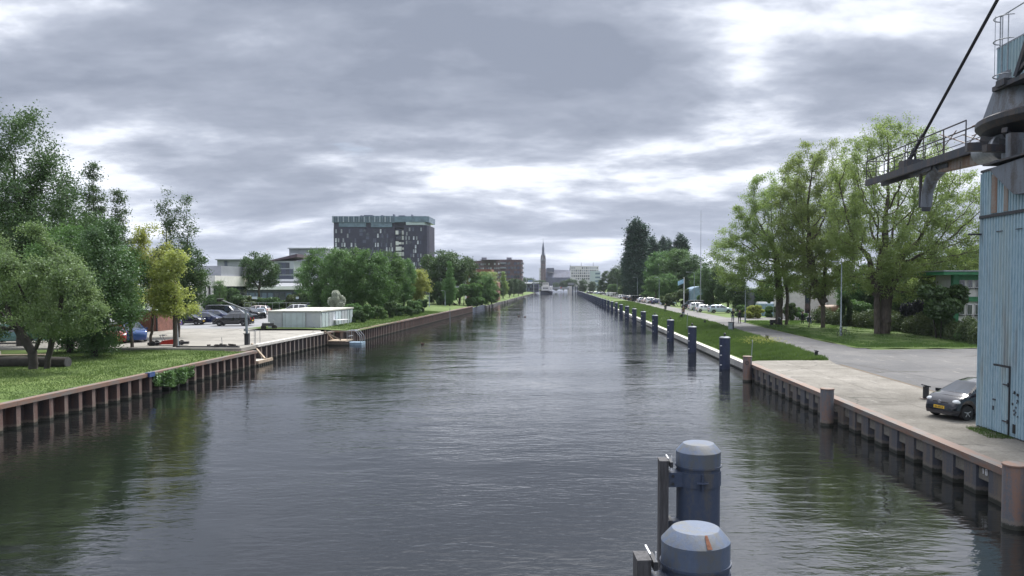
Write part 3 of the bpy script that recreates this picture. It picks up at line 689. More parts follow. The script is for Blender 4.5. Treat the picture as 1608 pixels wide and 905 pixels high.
mb = MB(); mb.box((TX+3.2, 20.6, 5.6), (6.3, 13.0, 9.0)); tpart('inner_frame', mb, M['dark'])
mb = MB(); mb.box((TX+3.2, 20.6, 10.3), (6.5, 13.3, .08)); tpart('tower_roof', mb, M['dark'])
mb = MB(); mb.box((TX-.03, 20.6, 8.66), (.10, 13.3, .10)); tpart('seam_flashing', mb, M['dark'])
mb = MB(); mb.box((TX-.02, TY+.0, 5.66), (.07, .07, 9.1)); tpart('corner_trim', mb, M['tower'])
mb = MB(); mb.box((TX-.02, 20.6, 1.10), (.05, 13.2, .07)); tpart('base_rail', mb, M['dark'])
mb = MB()
for y0, y1 in ((26.55, 26.2), (25.8, 25.55)): mb.add([(TX-.044, y0, 8.74), (TX-.044, y1, 8.74), (TX-.044, y1, 10.1), (TX-.044, y0, 10.1), (TX-.034, y0, 8.74), (TX-.034, y1, 8.74), (TX-.034, y1, 10.1), (TX-.034, y0, 10.1)], [(3,2,1,0),(4,5,6,7),(0,1,5,4),(2,3,7,6)])
tpart('rust_streaked_sheet', mb, M['rustpanel'])
# door in the face
d0, d1 = 26.12, 25.25
dr = corrugated((TX-.06, d1), (TX-.06, d0), 1.16, 3.42, per=.145, dep=.03); dr = tpart('door', dr, M['tower'])
mb = MB(); mb.box((TX-.05, (d0+d1)/2, 3.46), (.06, d0-d1+.08, .06)); mb.box((TX-.05, d1-.02, 2.3), (.06, .045, 2.3)); mb.box((TX-.045, d0+.02, 2.3), (.04, .025, 2.3)); mb.build('door_frame', M['dark'], dr)
for z in (1.6, 2.85): mb = MB(); mb.box((TX-.11, d1+.12, z), (.02, .30, .045)); mb.tube((TX-.10, d1, z-.07), (TX-.10, d1, z+.07), .02); mb.build('hinge', M['craneblack'], dr)
mb = MB(); mb.box((TX-.11, d0-.10, 2.25), (.03, .16, .05)); mb.box((TX-.11, d0-.05, 1.95), (.03, .05, .14)); mb.build('latch', M['craneblack'], dr)
mb = MB()
g = random.Random(3)
for _ in range(16): mb.box((TX-.046, 24.9+g.uniform(-.16, .16), 2.3+g.uniform(-.45, .4)), (.006, g.uniform(.02, .10), g.uniform(.02, .10)), 0, 0, g.uniform(-.8, .8))
tpart('scuff_mark', mb, M['craneblack'])
mb = MB(); mb.box((TX-.044, 24.95, 1.42), (.02, .14, .30)); tpart('vent_hole', mb, M['black'])
mb = MB(); mb.box((TX-.25, 27.15, 8.05), (.5, .06, .06)); tpart('bracket_stub', mb, M['craneblack'])
for y_ in (26.0, 24.9): mb = MB(); mb.box((TX-.05, y_, 8.08), (.02, .35, .03)); tpart('sheet_clip', mb, M['craneblack'])

cr = empty('loading_crane', (0, 0, 0), 0, 'dark slewing crane head with grey skirt and walkway boom on the blue tower', 'crane')
def cpart(name, mb, mat, par=None, **k): return mb.build(name, mat, par or cr, **k)
CX, CY = 18.2, 26.6
# underside machinery
mb = MB(); mb.lathe([(2.0, 10.3), (2.0, 10.85), (2.1, 11.5), (3.05, 11.75), (3.25, 11.95), (3.25, 12.12), (3.1, 12.2)], (CX, CY, 0), n=48); cpart('slewing_ring', mb, M['craneblack'], smooth=True, angle=25)
mb = MB(); mb.box((16.6, 28.0, 11.35), (.35, 2.8, .35), R(18)); mb.box((15.9, 27.1, 11.2), (2.6, .3, .3), R(-12)); mb.box((15.7, 26.3, 10.95), (2.2, .25, .25), R(8)); mb.bar((15.1, 27.3, 11.5), (17.2, 26.0, 10.8), .2); mb.bar((15.2, 26.0, 11.55), (16.9, 27.6, 10.9), .18); cpart('support_bracing', mb, M['craneblack'])
mb = MB(); mb.lathe([(.42, -.7), (.46, -.66), (.46, .6), (.40, .7)], (15.8, 0, 11.0), n=24, axis='Y'); cpart('motor_housing', mb, M['steel'], smooth=True, loc=(-.1, 27.6, .15))
mb = MB(); mb.box((16.2, 24.2, 10.75), (1.6, 4.6, .75)); mb.box((15.35, 25.6, 10.9), (.5, .3, .9)); mb.box((15.35, 24.0, 10.9), (.5, .3, .9)); cpart('turntable_frame', mb, M['cranegrey'])
# hanging wedge hopper on the face
mb = MB(); 
pr = [(26.3, 10.25), (22.5, 10.4), (22.5, 9.1), (24.8, 9.2), (25.4, 9.6)]
mb.add([(14.85, y_, z_) for y_, z_ in pr] + [(16.0, y_, z_) for y_, z_ in pr], [(4,3,2,1,0), (5,6,7,8,9), (0,1,6,5), (1,2,7,6), (2,3,8,7), (3,4,9,8), (4,0,5,9)]); cpart('hopper_box', mb, M['cranegrey'])
mb = MB(); mb.box((15.2, 24.5, 10.42), (.9, 4.0, .07), 0, 0, 0); cpart('hopper_lid', mb, M['craneblack'])
# conical skirt and machine house
mb = MB(); n = 12
sk0 = [(CX+3.1*math.cos(a), CY+3.1*math.sin(a)) for a in [R(15+30*i) for i in range(12)]]; sk1 = [(CX+2.75*max(-1, min(1, 1.25*math.cos(a)))*.99, CY+.9*max(-.6, min(.6, math.sin(a)))) for a in [R(15+30*i) for i in range(12)]]
mb.add([(x, y, 12.16) for x, y in sk0] + [(x, y, 13.7) for x, y in sk1], [(i, (i+1) % 12, 12+(i+1) % 12, 12+i) for i in range(12)] + [tuple(range(12, 24))]); cpart('skirt', mb, M['cranegrey'])
for x0, x1, y0, y1 in ((15.55, 15.55, 21.5, 27.1), (15.55, 21, 27.1, 27.1), (21, 21, 27.1, 21.5)):
    L = math.dist((x0, y0), (x1, y1)); k = max(1, round(L/1.3))
    for i in range(k):
        a = (x0+(x1-x0)*i/k, y0+(y1-y0)*i/k); b_ = (x0+(x1-x0)*(i+1)/k, y0+(y1-y0)*(i+1)/k); cpart('house_sheet', corrugated(a, b_, 13.05, 14.62), M['tower'])
mb = MB(); mb.box((18.28, 24.3, 13.8), (5.3, 5.5, 1.6)); cpart('house_core', mb, M['dark'])
mb = MB(); mb.box((18.28, 24.3, 14.65), (5.5, 5.7, .06)); cpart('house_roof', mb, M['steel'])
mb = MB(); mb.box((15.45, 25.0, 13.12), (.5, 3.6, .16)); mb.box((15.3, 26.2, 13.2), (.35, .5, .22)); cpart('ledge_beam', mb, M['craneblack'])
# rails and ladder hoops on the roof
mb = MB()
for y_ in (27.05, 25.6, 24.2): mb.tube((15.6, y_, 14.68), (15.6, y_, 15.75), .025)
mb.tube((15.6, 27.05, 15.75), (15.6, 22, 15.75), .025); mb.tube((15.6, 25.6, 15.35), (15.6, 22, 15.35), .02); cpart('roof_rail', mb, M['steel'])
for z in (15.55, 14.75, 13.55):
    mb = MB(); pts = [(15.58-.42*math.sin(a), 26.6+.42*math.cos(a), z) for a in np.linspace(0, math.pi, 10)]; mb.path(pts, .022, 5); cpart('ladder_hoop', mb, M['steel'])
mb = MB(); mb.tube((15.16, 26.6, 13.5), (15.16, 26.6, 15.6), .012, n=4); mb.tube((15.5, 26.75, 12.6), (15.5, 26.75, 15.7), .02, n=5); mb.tube((15.5, 26.40, 12.6), (15.5, 26.40, 15.7), .02, n=5); cpart('ladder', mb, M['steel'])
# A-frame mast legs and their bracing
mb = MB(); mb.bar((15.2, 25.4, 13.2), (15.6, 23.9, 17.2), .13); mb.bar((15.25, 25.5, 13.25), (15.4, 23.2, 14.6), .12); mb.bar((15.6, 23.9, 17.2), (17.8, 22.6, 23.8), .22); mb.bar((15.3, 25.0, 13.3), (15.5, 22.4, 13.9), .12); mb.bar((20.4, 25.6, 13.2), (17.8, 22.6, 23.8), .22); cpart('mast_frame', mb, M['craneblack'])
# boom with walkway, along the quay
BX, BZ = 17.8, 12.15
mb = MB(); mb.bar((BX-.45, 27.6, BZ-.18), (BX-.45, 43.0, BZ-.12), .16, .34); mb.bar((BX+.45, 27.6, BZ-.18), (BX+.45, 43.0, BZ-.12), .16, .34); cpart('boom_chord', mb, M['craneblack'])
for i in range(14): mb = MB(); mb.box((BX, 28.1+i*1.1, BZ+.02), (1.0, 1.08, .05)); cpart('walkway_grating', mb, M['craneblack'])
mb = MB(); mb.bar((BX, 27.4, BZ-.75), (BX, 35.6, BZ-.42), .42, .42); cpart('boom_girder', mb, M['rustpanel'])
mb = MB(); mb.bar((BX, 34.4, BZ-.45), (BX, 38.2, BZ-.34), .5, .22); cpart('sheave_beam', mb, M['craneblack'])
for s in (-1, 1):
    mb = MB(); x = BX+s*.5
    mb.tube((x, 32.4, BZ+1.12), (x, 42.9, BZ+1.10), .035); mb.tube((x, 32.4, BZ+.55), (x, 42.9, BZ+.55), .02); cpart('handrail', mb, M['craneblack'])
    mb = MB(); mb.tube((x+.15, 29, BZ+.82), (x+.15, 32.2, BZ+.82), .025); mb.tube((x+.15, 29, BZ+.42), (x+.15, 32.2, BZ+.42), .02); cpart('handrail', mb, M['rustpanel'])
    for y_ in (32.4, 34.3, 36.2, 38.1, 40.0, 41.6, 42.9): mb = MB(); mb.tube((x, y_, BZ-.05), (x, y_, BZ+1.12), .03, n=6); cpart('rail_post', mb, M['craneblack'])
    mb = MB(); mb.tube((x, 32.4, BZ+.15), (x, 34.6, BZ+.95), .025); mb.tube((x, 34.6, BZ+.15), (x, 33.2, BZ+.85), .022); cpart('rail_brace', mb, M['rustpanel'])
mb = MB(); mb.tube((BX-.5, 42.9, BZ+1.10), (BX+.5, 42.9, BZ+1.10), .03); mb.tube((BX-.5, 42.9, BZ+.55), (BX+.5, 42.9, BZ+.55), .02); cpart('handrail', mb, M['craneblack'])
mb = MB()
for a, b_, r0, r1 in (((BX, 35.4, BZ-.35), (BX, 36.3, BZ-.75), .34, .30), ((BX, 36.3, BZ-.75), (BX, 36.75, BZ-1.35), .30, .27), ((BX, 36.75, BZ-1.35), (BX, 36.85, BZ-2.1), .27, .26)): mb.tube(a, b_, r0, r1, 14)
cpart('discharge_spout', mb, M['cranegrey'], smooth=True, angle=40)
mb = MB(); mb.tube((BX, 36.85, BZ-2.1), (BX, 36.87, BZ-2.32), .22, .2, 14); mb.bar((BX-.1, 37.25, BZ-.5), (BX-.1, 37.25, BZ-2.1), .12, .12); mb.box((BX, 36.1, BZ-.35), (.8, .9, .3)); cpart('spout_collar', mb, M['craneblack'])
mb = MB(); mb.tube((BX-.3, 33.2, BZ-.5), (BX-.3, 33.2, BZ-1.6), .015, n=4); cpart('hanging_hose', mb, M['craneblack'])
mb = MB(); mb.bar((BX-.32, 38.6, BZ-.05), (BX, 38.2, BZ+1.0), .09); mb.bar((BX+.32, 38.6, BZ-.05), (BX, 38.2, BZ+1.0), .09); mb.box((BX, 38.6, BZ+.22), (.8, .9, .42)); mb.bar((BX, 39.2, BZ+.1), (BX, 37.3, BZ+1.5), .12, .12); cpart('cable_anchor', mb, M['craneblack'])
mb = MB()
for dx in (-.035, .035): mb.tube((BX+dx, 37.9, BZ+1.0), (BX+dx, 22.7, 23.75), .045, n=6)
cpart('stay_cable', mb, M['rope'])

# ================================================================ CARS
def make_car(kind):
    L, W, Hh = dict(hatch=(3.5, 1.62, 1.46), sedan=(4.5, 1.75, 1.43), estate=(4.4, 1.78, 1.55), suv=(4.5, 1.84, 1.68), van=(5.0, 1.95, 2.0), minivan=(4.0, 1.7, 1.78))[kind]
    top = dict(
        hatch=[(0, .50), (.01, .92), (.05, 1.13), (.10, 1.38), (.22, 1.455), (.45, 1.46), (.60, 1.36), (.80, .98), (.90, .86), (.965, .72), (1, .52)],
        sedan=[(0, .55), (.01, .88), (.12, .96), (.17, .98), (.30, 1.34), (.42, 1.43), (.55, 1.40), (.74, .98), (.90, .86), (.98, .72), (1, .52)],
        estate=[(0, .5), (.01, .95), (.05, 1.25), (.09, 1.46), (.3, 1.55), (.52, 1.52), (.60, 1.43), (.76, 1.03), (.92, .90), (.98, .75), (1, .52)],
        suv=[(0, .55), (.01, 1.05), (.05, 1.35), (.09, 1.58), (.3, 1.68), (.52, 1.65), (.61, 1.53), (.75, 1.13), (.93, 1.0), (.98, .85), (1, .58)],
        van=[(0, .5), (.005, 1.2), (.02, 1.85), (.06, 1.97), (.4, 2.0), (.66, 1.93), (.72, 1.82), (.85, 1.18), (.95, 1.0), (.985, .85), (1, .55)],
        minivan=[(0, .5), (.01, 1.0), (.03, 1.5), (.07, 1.72), (.3, 1.78), (.58, 1.74), (.66, 1.62), (.82, 1.10), (.93, .95), (.98, .8), (1, .55)])[kind]
    cowl, roof0, rg0, rg1 = dict(hatch=(.80, .585, .035, .105), sedan=(.74, .54, .165, .31), estate=(.76, .59, .03, .085), suv=(.75, .60, .03, .085), van=(.85, .71, .01, .02), minivan=(.82, .65, .02, .06))[kind]
    belt = dict(hatch=.93, sedan=.93, estate=.98, suv=1.08, van=1.15, minivan=1.02)[kind]
    wr = dict(hatch=.285, sedan=.31, estate=.32, suv=.35, van=.34, minivan=.30)[kind]
    xf, xr_ = dict(hatch=(.83, .155), sedan=(.81, .21), estate=(.81, .19), suv=(.81, .19), van=(.83, .19), minivan=(.83, .17))[kind]
    us = sorted(set([round(float(u), 4) for u in np.linspace(0, 1, 45)] + [cowl, roof0, rg0, rg1])); ring = []
    tx = [p[0] for p in top]; tz = [p[1] for p in top]
    for u in us:
        x = u*L; zt = float(np.interp(u, tx, tz)); wp = W/2*(1 - .16*max(0, (u-.82)/.18)**2 - .10*max(0, (.10-u)/.10)**2 - .06*max(0, (u-.94)/.06))
        zb = .20
        for xw in (xf*L, xr_*L):
            d = abs(x-xw)
            if d < wr+.06: zb = max(zb, .30+math.sqrt(max(0, (wr+.06)**2-d*d))*.96)
        bz = min(belt - .05*u, zt-.03); gh = max(0, zt-bz-.04); wt = wp*(.96 - .30*min(1, gh/.5)) if kind != 'van' else wp*(.96-.10*min(1, gh/.7))
        zb = min(zb, bz-.16); P = [(wp*.93, zb), (wp*.99, min(zb+.12, bz-.1)), (wp, (zb+bz)/2+.05), (wp*.97, bz), (wt, max(bz+.01, zt-.05)), (wt*.86, zt-.005), (wt*.45, zt+.012), (0, zt+.018)]
        full = [(x, y, z) for y, z in P] + [(x, -y, z) for y, z in reversed(P[:-1])]; ring.append(full)
    k = len(ring[0]); body = MB(); gl = {'windshield': MB(), 'rear_window': MB(), 'side_window': MB()}; under = MB()
    body.v = [p for r_ in ring for p in r_]
    pil = dict(hatch=(.14, .30, .345, .56, .60), sedan=(.27, .43, .46, .60, .70), estate=(.10, .26, .285, .44, .47), suv=(.10, .26, .285, .44, .47), van=(2, 2, .60, .73, .75), minivan=(.09, .28, .31, .50, .53))[kind]
    for j in range(len(us)-1):
        um = (us[j]+us[j+1])/2; ua, ub = us[j], us[j+1]
        for i in range(k-1):
            f = (j*k+i, j*k+i+1, (j+1)*k+i+1, (j+1)*k+i); seg = min(i, k-2-i); t_ = None
            gh = float(np.interp(um, tx, tz)) - belt
            if seg == 3 and gh > .17 and (cowl-.035 > um > max(rg0+.035, .05)):
                win = not any(abs(um-p) < .014 for p in pil[1:4]) if kind != 'van' else um > .58 and abs(um-.70) > .012
                if kind in ('hatch',) and um < .17: win = False
                if win: t_ = 'side_window'
            if seg >= 4 and roof0 < um < cowl-.005: t_ = 'windshield' if seg >= 5 else None
            if seg >= 5 and rg0 < um < rg1 and kind != 'van': t_ = 'rear_window'
            if t_: 
                q = [body.v[a] for a in f]; key = t_
                if t_ == 'side_window': key = 'side_window.%d.%d' % (i > k/2, sum(um > p for p in pil[1:4]))
                if t_ == 'side_window' and kind == 'van': key = 'side_window.%d.%d' % (i > k/2, um > .70)
                gl.setdefault(key, MB()).add(q, [(3, 2, 1, 0)])
            else: body.f.append(tuple(reversed(f))); body.m.append(0)
    for r0 in (0, len(us)-1): 
        fc = tuple(r0*k+i for i in range(k)); body.f.append(fc if r0 == 0 else tuple(reversed(fc))); body.m.append(0)
    e = empty('parked_car')
    sh = (-L/2, 0, 0)
    def part(nm, b_, mt, par=None, **kw): return link(nm, b_.mesh(nm, mt, smooth=kw.get('smooth', True), angle=kw.get('angle', 38)), par or e, kw.get('loc', sh))
    part('body', body, PAINT['base'])
    for nm, b_ in gl.items():
        if b_.f: part(nm.split('.')[0], b_, M['glass'], smooth=False, angle=None)
    mb = MB(); mb.box((L/2, 0, .36), (L*.93, W*.80, .22)); mb.box((L*.99, 0, .36), (.06, W*.62, .20)); mb.box((L*.005, 0, .38), (.05, W*.7, .18)); part('underbody', mb, M['black'], smooth=False)
    mb = MB(); mb.box((L*.972, 0, .62), (.08, W*.44, .09)); part('grille', mb, M['black'], smooth=False)
    for s in (-1, 1):
        mb = MB(); mb.lathe([(.01, -.02), (.12, 0), (.13, .05), (.06, .10)], (0, 0, 0), n=12, axis='X'); o = part('headlight', mb, M['lamp'], loc=(L*.928-L/2, s*W*.37, .70)); o.scale = (1.6, 1.15, .65); o.rotation_euler = (0, 0, s*.45)
        mb = MB(); mb.box((0, 0, 0), (.08, .16, .26)); part('tail_light', mb, M['taillamp'], loc=(L*.012-L/2, s*W*.38, belt-.12), smooth=False)
        mb = MB(); mb.box((0, s*.06, 0), (.12, .18, .12)); part('mirror', mb, PAINT['base'], loc=((cowl-.06)*L-L/2, s*(W/2+.03), belt+.03), smooth=False)
        for xw in (xf, xr_):
            mb = MB(); mb.lathe([(wr*.62, -.09), (wr*.95, -.10), (wr, -.06), (wr, .06), (wr*.95, .10), (wr*.62, .09)], n=24, axis='Y'); t_ = part('wheel', mb, M['black'], loc=(xw*L-L/2, s*(W/2-.12), wr))
            mb = MB(); mb.lathe([(wr*.64, .065), (wr*.60, .085), (wr*.54, .05), (wr*.50, .03)], n=20, axis='Y')
            for q in range(5):
                a = q*R(72)+.3; mb.bar((0, .075, 0), (wr*.58*math.cos(a), .07, wr*.58*math.sin(a)), .05, .03)
            mb.lathe([(wr*.14, .05), (wr*.14, .095)], n=10, axis='Y')
            o = part('rim', mb, M['rim'], t_, loc=(0, 0, 0), angle=30); o.rotation_euler = (0, 0, 0 if s > 0 else math.pi)
    mb = MB(); mb.box((0, 0, 0), (.015, .50, .11)); part('number_plate', mb, M['yellow'], loc=(L*.998-L/2, 0, .46), smooth=False)
    mb = MB(); mb.box((0, 0, 0), (.015, .50, .11)); part('number_plate', mb, M['yellow'], loc=(-L/2-.02, 0, .62), smooth=False)
    return e
PROTO = {}
def car(kind, pnt, X, Y, z, heading, label, group='parked cars', name='parked_car', s=1):
    """heading: direction the nose points, degrees from +X"""
    swap = {PAINT['base'].name: PAINT[pnt]}
    if kind not in PROTO: PROTO[kind] = make_car(kind); o = PROTO[kind]; fresh = True
    else: fresh = False
    if fresh:
        o = PROTO[kind]
        for ch in o.children:
            if ch.material_slots and ch.material_slots[0].material == PAINT['base']: ch.material_slots[0].link = 'OBJECT'; ch.material_slots[0].material = PAINT[pnt]
        PROTO[kind+'p'] = pnt
    else:
        o = copy_tree(PROTO[kind], None)
        for ch in o.children:
            if ch.name.split('.')[0] in ('body', 'mirror'): ch.material_slots[0].link = 'OBJECT'; ch.material_slots[0].material = PAINT[pnt]
    o.name = name; o.location = (X, Y, z); o.rotation_euler = (0, 0, R(heading)); o.scale = (s, s, s)
    tag(o, label, 'van' if kind == 'van' else 'car', group); return o
G = 'cars parked along the right bank road'; GL = 'cars in the left bank car park'
a = car('hatch', 'charcoal', 16.15, 29.35, QZ, 200, 'dark grey hatchback with yellow number plate poking out behind the blue tower', 'cars parked along the right bank road')
mb = MB()
for i, w_ in enumerate((.05, .05, .02, .05, .05, .02, .05)): mb.box((1.765, -.17+i*.057, .46), (.006, w_*.6, .06))
mb.build('plate_characters', M['dark'], a)
mb = MB()
for k in range(14): a0 = k*2*math.pi/14; a1 = a0+2*math.pi/14; mb.tube((1.722, .075*math.cos(a0), .665+.05*math.sin(a0)), (1.722, .075*math.cos(a1), .665+.05*math.sin(a1)), .008, n=4)
mb.tube((1.725, -.045, .67), (1.725, .045, .67), .008, n=4); mb.tube((1.725, 0, .63), (1.725, 0, .70), .008, n=4)
mb.build('badge', M['rim'], a)
rz = QZ+.02
right = [('estate', 'silver', 1131, 140.5, 2, 'light blue silver estate car side-on on the verge, nearest of the right bank group'),
 ('hatch', 'white', 1107, 145, 12, 'small white hatchback half hidden behind the light blue silver estate'),
 ('suv', 'white', 1098, 155, 8, 'white boxy suv parked in front of the big black van'),
 ('van', 'black', 1088, 163, 175, 'big black van behind the white suv by the flagpole'),
 ('sedan', 'silver', 1048, 196, 8, 'silver blue saloon beside the dark hedge, left of the flagpole'),
 ('estate', 'navy', 1033, 207, 12, 'dark blue estate just left of the silver blue saloon'),
 ('minivan', 'white', 1024, 215, 14, 'white people carrier in the right bank row'),
 ('hatch', 'pink', 1017, 224, 14, 'pale pinkish hatchback between the white and dark cars of the right bank row'),
 ('hatch', 'white', 1009, 232, 16, 'small white hatchback ahead of a black van in the right bank row'),
 ('van', 'black', 1002, 243, 14, 'black van in the right bank row below the tall poplar'),
 ('estate', 'charcoal', 994, 255, 14, 'charcoal estate beyond the black van of the right bank row'),
 ('suv', 'black', 989, 268, 14, 'black suv near the far end of the right bank row'),
 ('hatch', 'grey', 985, 284, 14, 'grey hatchback near the far end of the right bank row'),
 ('estate', 'white', 979, 300, 14, 'last white estate at the far end of the right bank row'),
 ('van', 'white', 965, 355, 10, 'white van far along the road beside two small walkers'),
 ('van', 'white', 960, 372, 10, 'second white van just beyond the one beside two small walkers')]
for kd, pn, px, Y, h, lb in right: car(kd, pn, wx(px, Y), Y, rz, h, lb, G)
for i, (px, Y, pn) in enumerate([(947, 430, 'grey'), (942, 445, 'silver'), (937, 460, 'white'), (931, 475, 'charcoal'), (926, 490, 'grey')]):
    car('estate', pn, wx(px, Y), Y, rz, 20, 'tiny %s parked car at the far end of the right bank road' % pn + (' nearest the bridge' if i == 4 else ''), G)
lz = 1.42
left = [('hatch', 'navy', 326, 94, 0, 'dark blue hatchback just right of the yellow green tree'),
 ('estate', 'navy', 341, 101, 0, 'navy estate behind the dark blue hatchback'),
 ('estate', 'black', 366, 90, -172, 'black estate seen from its tail beside the barrier post'),
 ('van', 'black', 352, 110, 0, 'low black van in the back row of the car park'),
 ('sedan', 'charcoal', 377, 104, -8, 'charcoal saloon behind the barrier post'),
 ('suv', 'black', 391, 109, -12, 'black suv right of the barrier post'),
 ('hatch', 'silver', 409, 112, -70, 'lilac silver hatchback left of the white garages'),
 ('estate', 'pink', 402, 124, 178, 'pale pinkish car at the back edge of the car park'),
 ('hatch', 'purple', 258, 88, 0, 'purple and white striped sporty car beside the brick gatehouse'),
 ('hatch', 'black', 297, 92, 0, 'black hatchback half hidden behind the yellow green tree'),
 ('minivan', 'white', 463, 122, 180, 'white van cab showing above the left end of the garage roof'),
 ('estate', 'black', 492, 121, 178, 'black car showing above the right end of the garage roof'),
 ('estate', 'teal', 22, 63, 10, 'teal green car behind the log at the left edge'),
 ('van', 'blue', 68, 67, 15, 'blue and white van seen through the twigs of the grey green tree'),
 ('minivan', 'red', 118, 70, 15, 'red van glimpsed between the grey green tree and the dark drooping tree'),
 ('hatch', 'red', 181, 63.2, -60, 'dark red hatchback beside the thin trunks left of the gatehouse'),
 ('suv', 'blue', 205, 65, -50, 'bright blue suv beside the thin dark trunk')]
for kd, pn, px, Y, h, lb in left: car(kd, pn, wx(px, Y), Y, lz, h, lb, GL)
o = [x for x in bpy.data.objects if x.get('label', '').startswith('purple and white')][0]
mb = MB(); mb.bar((-1.1, -.835, .52), (-.1, -.845, .86), .02, .16); mb.bar((-.1, -.845, .86), (.7, -.835, .80), .02, .12); mb.build('white_stripe', M['white'], o)

# ================================================================ BUILDINGS
def wall_windows(parent, a, b, z0, z1, cols, rows, w, h, mats, seed=0, prob=1, inset=.04, name='window', jitter=0, frame=False, marg=.5):
    """windows on the wall from a to b (outward normal is to the right of a->b)"""
    g = random.Random(seed); a = Vector((*a, 0)); b = Vector((*b, 0)); t = (b-a).normalized(); n = Vector((t.y, -t.x, 0)); L = (b-a).length; rz_ = math.atan2(t.y, t.x); cache = {}
    for r_ in range(rows):
        for c in range(cols):
            if g.random() > prob: continue
            mt = g.choice(mats); key = mt.name
            if key not in cache:
                mb = MB(); mb.box((0, 0, 0), (w, .10, h)); cache[key] = mb.mesh('window', mt)
            u = marg + (L-2*marg)*(c+.5)/cols + g.uniform(-jitter, jitter); z = z0 + (z1-z0)*(r_+.5)/rows; p = a + t*u + n*inset
            link(name, cache[key], parent, loc=(p.x, p.y, z), rot=(0, 0, rz_))
def block(parent, name, poly, z0, z1, mat): mb = MB(); mb.prism(poly, z0, z1); return mb.build(name, mat, parent)

# hotel: dark brick slab with teal glass top
Yh = 420
xa, xb_, xc = wx(525, Yh), wx(636, Yh), wx(672, Yh)
e = empty('hotel_building', (0, 0, 0), 0, 'tall dark brick tower block with teal glass top storeys above the left trees', 'building')
block(e, 'wall', [(xa, Yh), (xb_-5.5, Yh), (xb_-5.5, Yh+22), (xa, Yh+22)], 1, wz(358, Yh), M['hotelbrick'])
fr = [(xb_+.2, Yh-3), (xc-1.5, Yh-3), (xc, Yh-1.8), (xc+.8, Yh+1), (xc+1.2, Yh+16), (xb_+.2, Yh+16)]
block(e, 'wall', fr, 1, wz(355, Yh), M['hotelbrick'])
mb = MB()
bz0, bz1 = wz(420, Yh), wz(360, Yh)
mb.box(((xb_*2-5.3)/2+.0, Yh+4, (1+bz1)/2), (5.5, 6, bz1-1)); mb.build('stair_core', M['hotelbrick'], e)
g = random.Random(5); nb = 12
for r_ in range(nb):
    for c in range(3):
        z = 1.5 + (bz1-2)*(r_+.5)/nb
        mb = MB(); mb.box((xb_-4.3+c*1.75, Yh+.9-.5*(c % 2), z), (1.6, 1.0, 2.2 if g.random() < .5 else 1.2)); mb.build('balcony', M['white'] if g.random() < .78 else M['glass'], e)
dkw = M['glass']; ltw = M['panelight']; mutew = M['greyclad']
wall_windows(e, (xa, Yh), (wx(562, Yh), Yh), 10, wz(360, Yh), 7, 11, .85, 2.2, [ltw, mutew, mutew, dkw, M['roofdark']], 2, .6, jitter=.6)
wall_windows(e, (wx(584, Yh), Yh), (xb_-6, Yh), 10, wz(360, Yh), 8, 11, .8, 2.2, [ltw, mutew, dkw, dkw, M['roofdark']], 8, .6, jitter=.7)
wall_windows(e, (wx(564, Yh), Yh), (wx(582, Yh), Yh), 10, wz(360, Yh), 3, 14, 1.8, 1.6, [dkw, M['roofdark']], 3, .5)
wall_windows(e, (xb_+.6, Yh-3), (xc-2, Yh-3), 5, wz(358, Yh), 7, 14, .75, 1.9, [ltw, mutew, mutew, dkw, M['roofdark']], 4, .5, jitter=.4)
wall_windows(e, (xc, Yh-1), (xc+1.1, Yh+15), 5, wz(358, Yh), 6, 14, 1.2, 1.9, [mutew, ltw], 6, .8)
b1 = block(e, 'glass_band', [(xa-.6, Yh-.6), (wx(574, Yh), Yh-.6), (wx(574, Yh), Yh+20), (xa-.6, Yh+20)], wz(350, Yh), wz(340.3, Yh), M['teal'])
block(e, 'glass_band', [(xa+3, Yh-.2), (wx(576, Yh), Yh-.2), (wx(576, Yh), Yh+20), (xa+3, Yh+20)], wz(357, Yh), wz(350.2, Yh), M['teal'])
block(e, 'dark_recess', [(xa, Yh+.4), (xb_, Yh+.4), (xb_, Yh+18), (xa, Yh+18)], wz(358, Yh), wz(349, Yh), M['hotelbrick'])
block(e, 'glass_band', [(wx(574, Yh)+.1, Yh-.9), (wx(621, Yh), Yh-.9), (wx(621, Yh), Yh+20), (wx(574, Yh)+.1, Yh+20)], wz(350.5, Yh), wz(340, Yh), M['teal'])
block(e, 'glass_band', [(wx(584, Yh), Yh-.5), (wx(617, Yh), Yh-.5), (wx(617, Yh), Yh+20), (wx(584, Yh), Yh+20)], wz(357.5, Yh), wz(351, Yh), M['teal'])
block(e, 'glass_band', [(wx(621, Yh)+.1, Yh-1.4), (wx(650, Yh), Yh-3.6), (xc, Yh-3.2), (xc+1.2, Yh-1), (xc+1.3, Yh+18), (wx(621, Yh)+.1, Yh+18)], wz(350, Yh), wz(341, Yh), M['teal'])
block(e, 'glass_band', [(wx(640, Yh), Yh-3.3), (xc-1, Yh-3.0), (xc-1, Yh+16), (wx(640, Yh), Yh+16)], wz(354.5, Yh), wz(350.3, Yh), M['garagedoor'])
for i in range(36): 
    x = xa + (wx(620, Yh)-xa)*i/35; mb = MB(); mb.box((x, Yh-.98, wz(345.3, Yh)), (.22, .14, 3.0)); mb.build('mullion', M['glass'] if i % 3 else M['panelight'], e)
for px, w_, h_ in ((564, 1.2, .9), (575, 5, 1.1), (597, 1.2, 1), (615, .5, 1.6), (628, 3.5, .9), (644, .4, 1.4)): mb = MB(); mb.box((wx(px, Yh), Yh+8, wz(340, Yh)+h_/2), (w_, 4, h_)); mb.build('roof_plant', M['roofdark'], e)
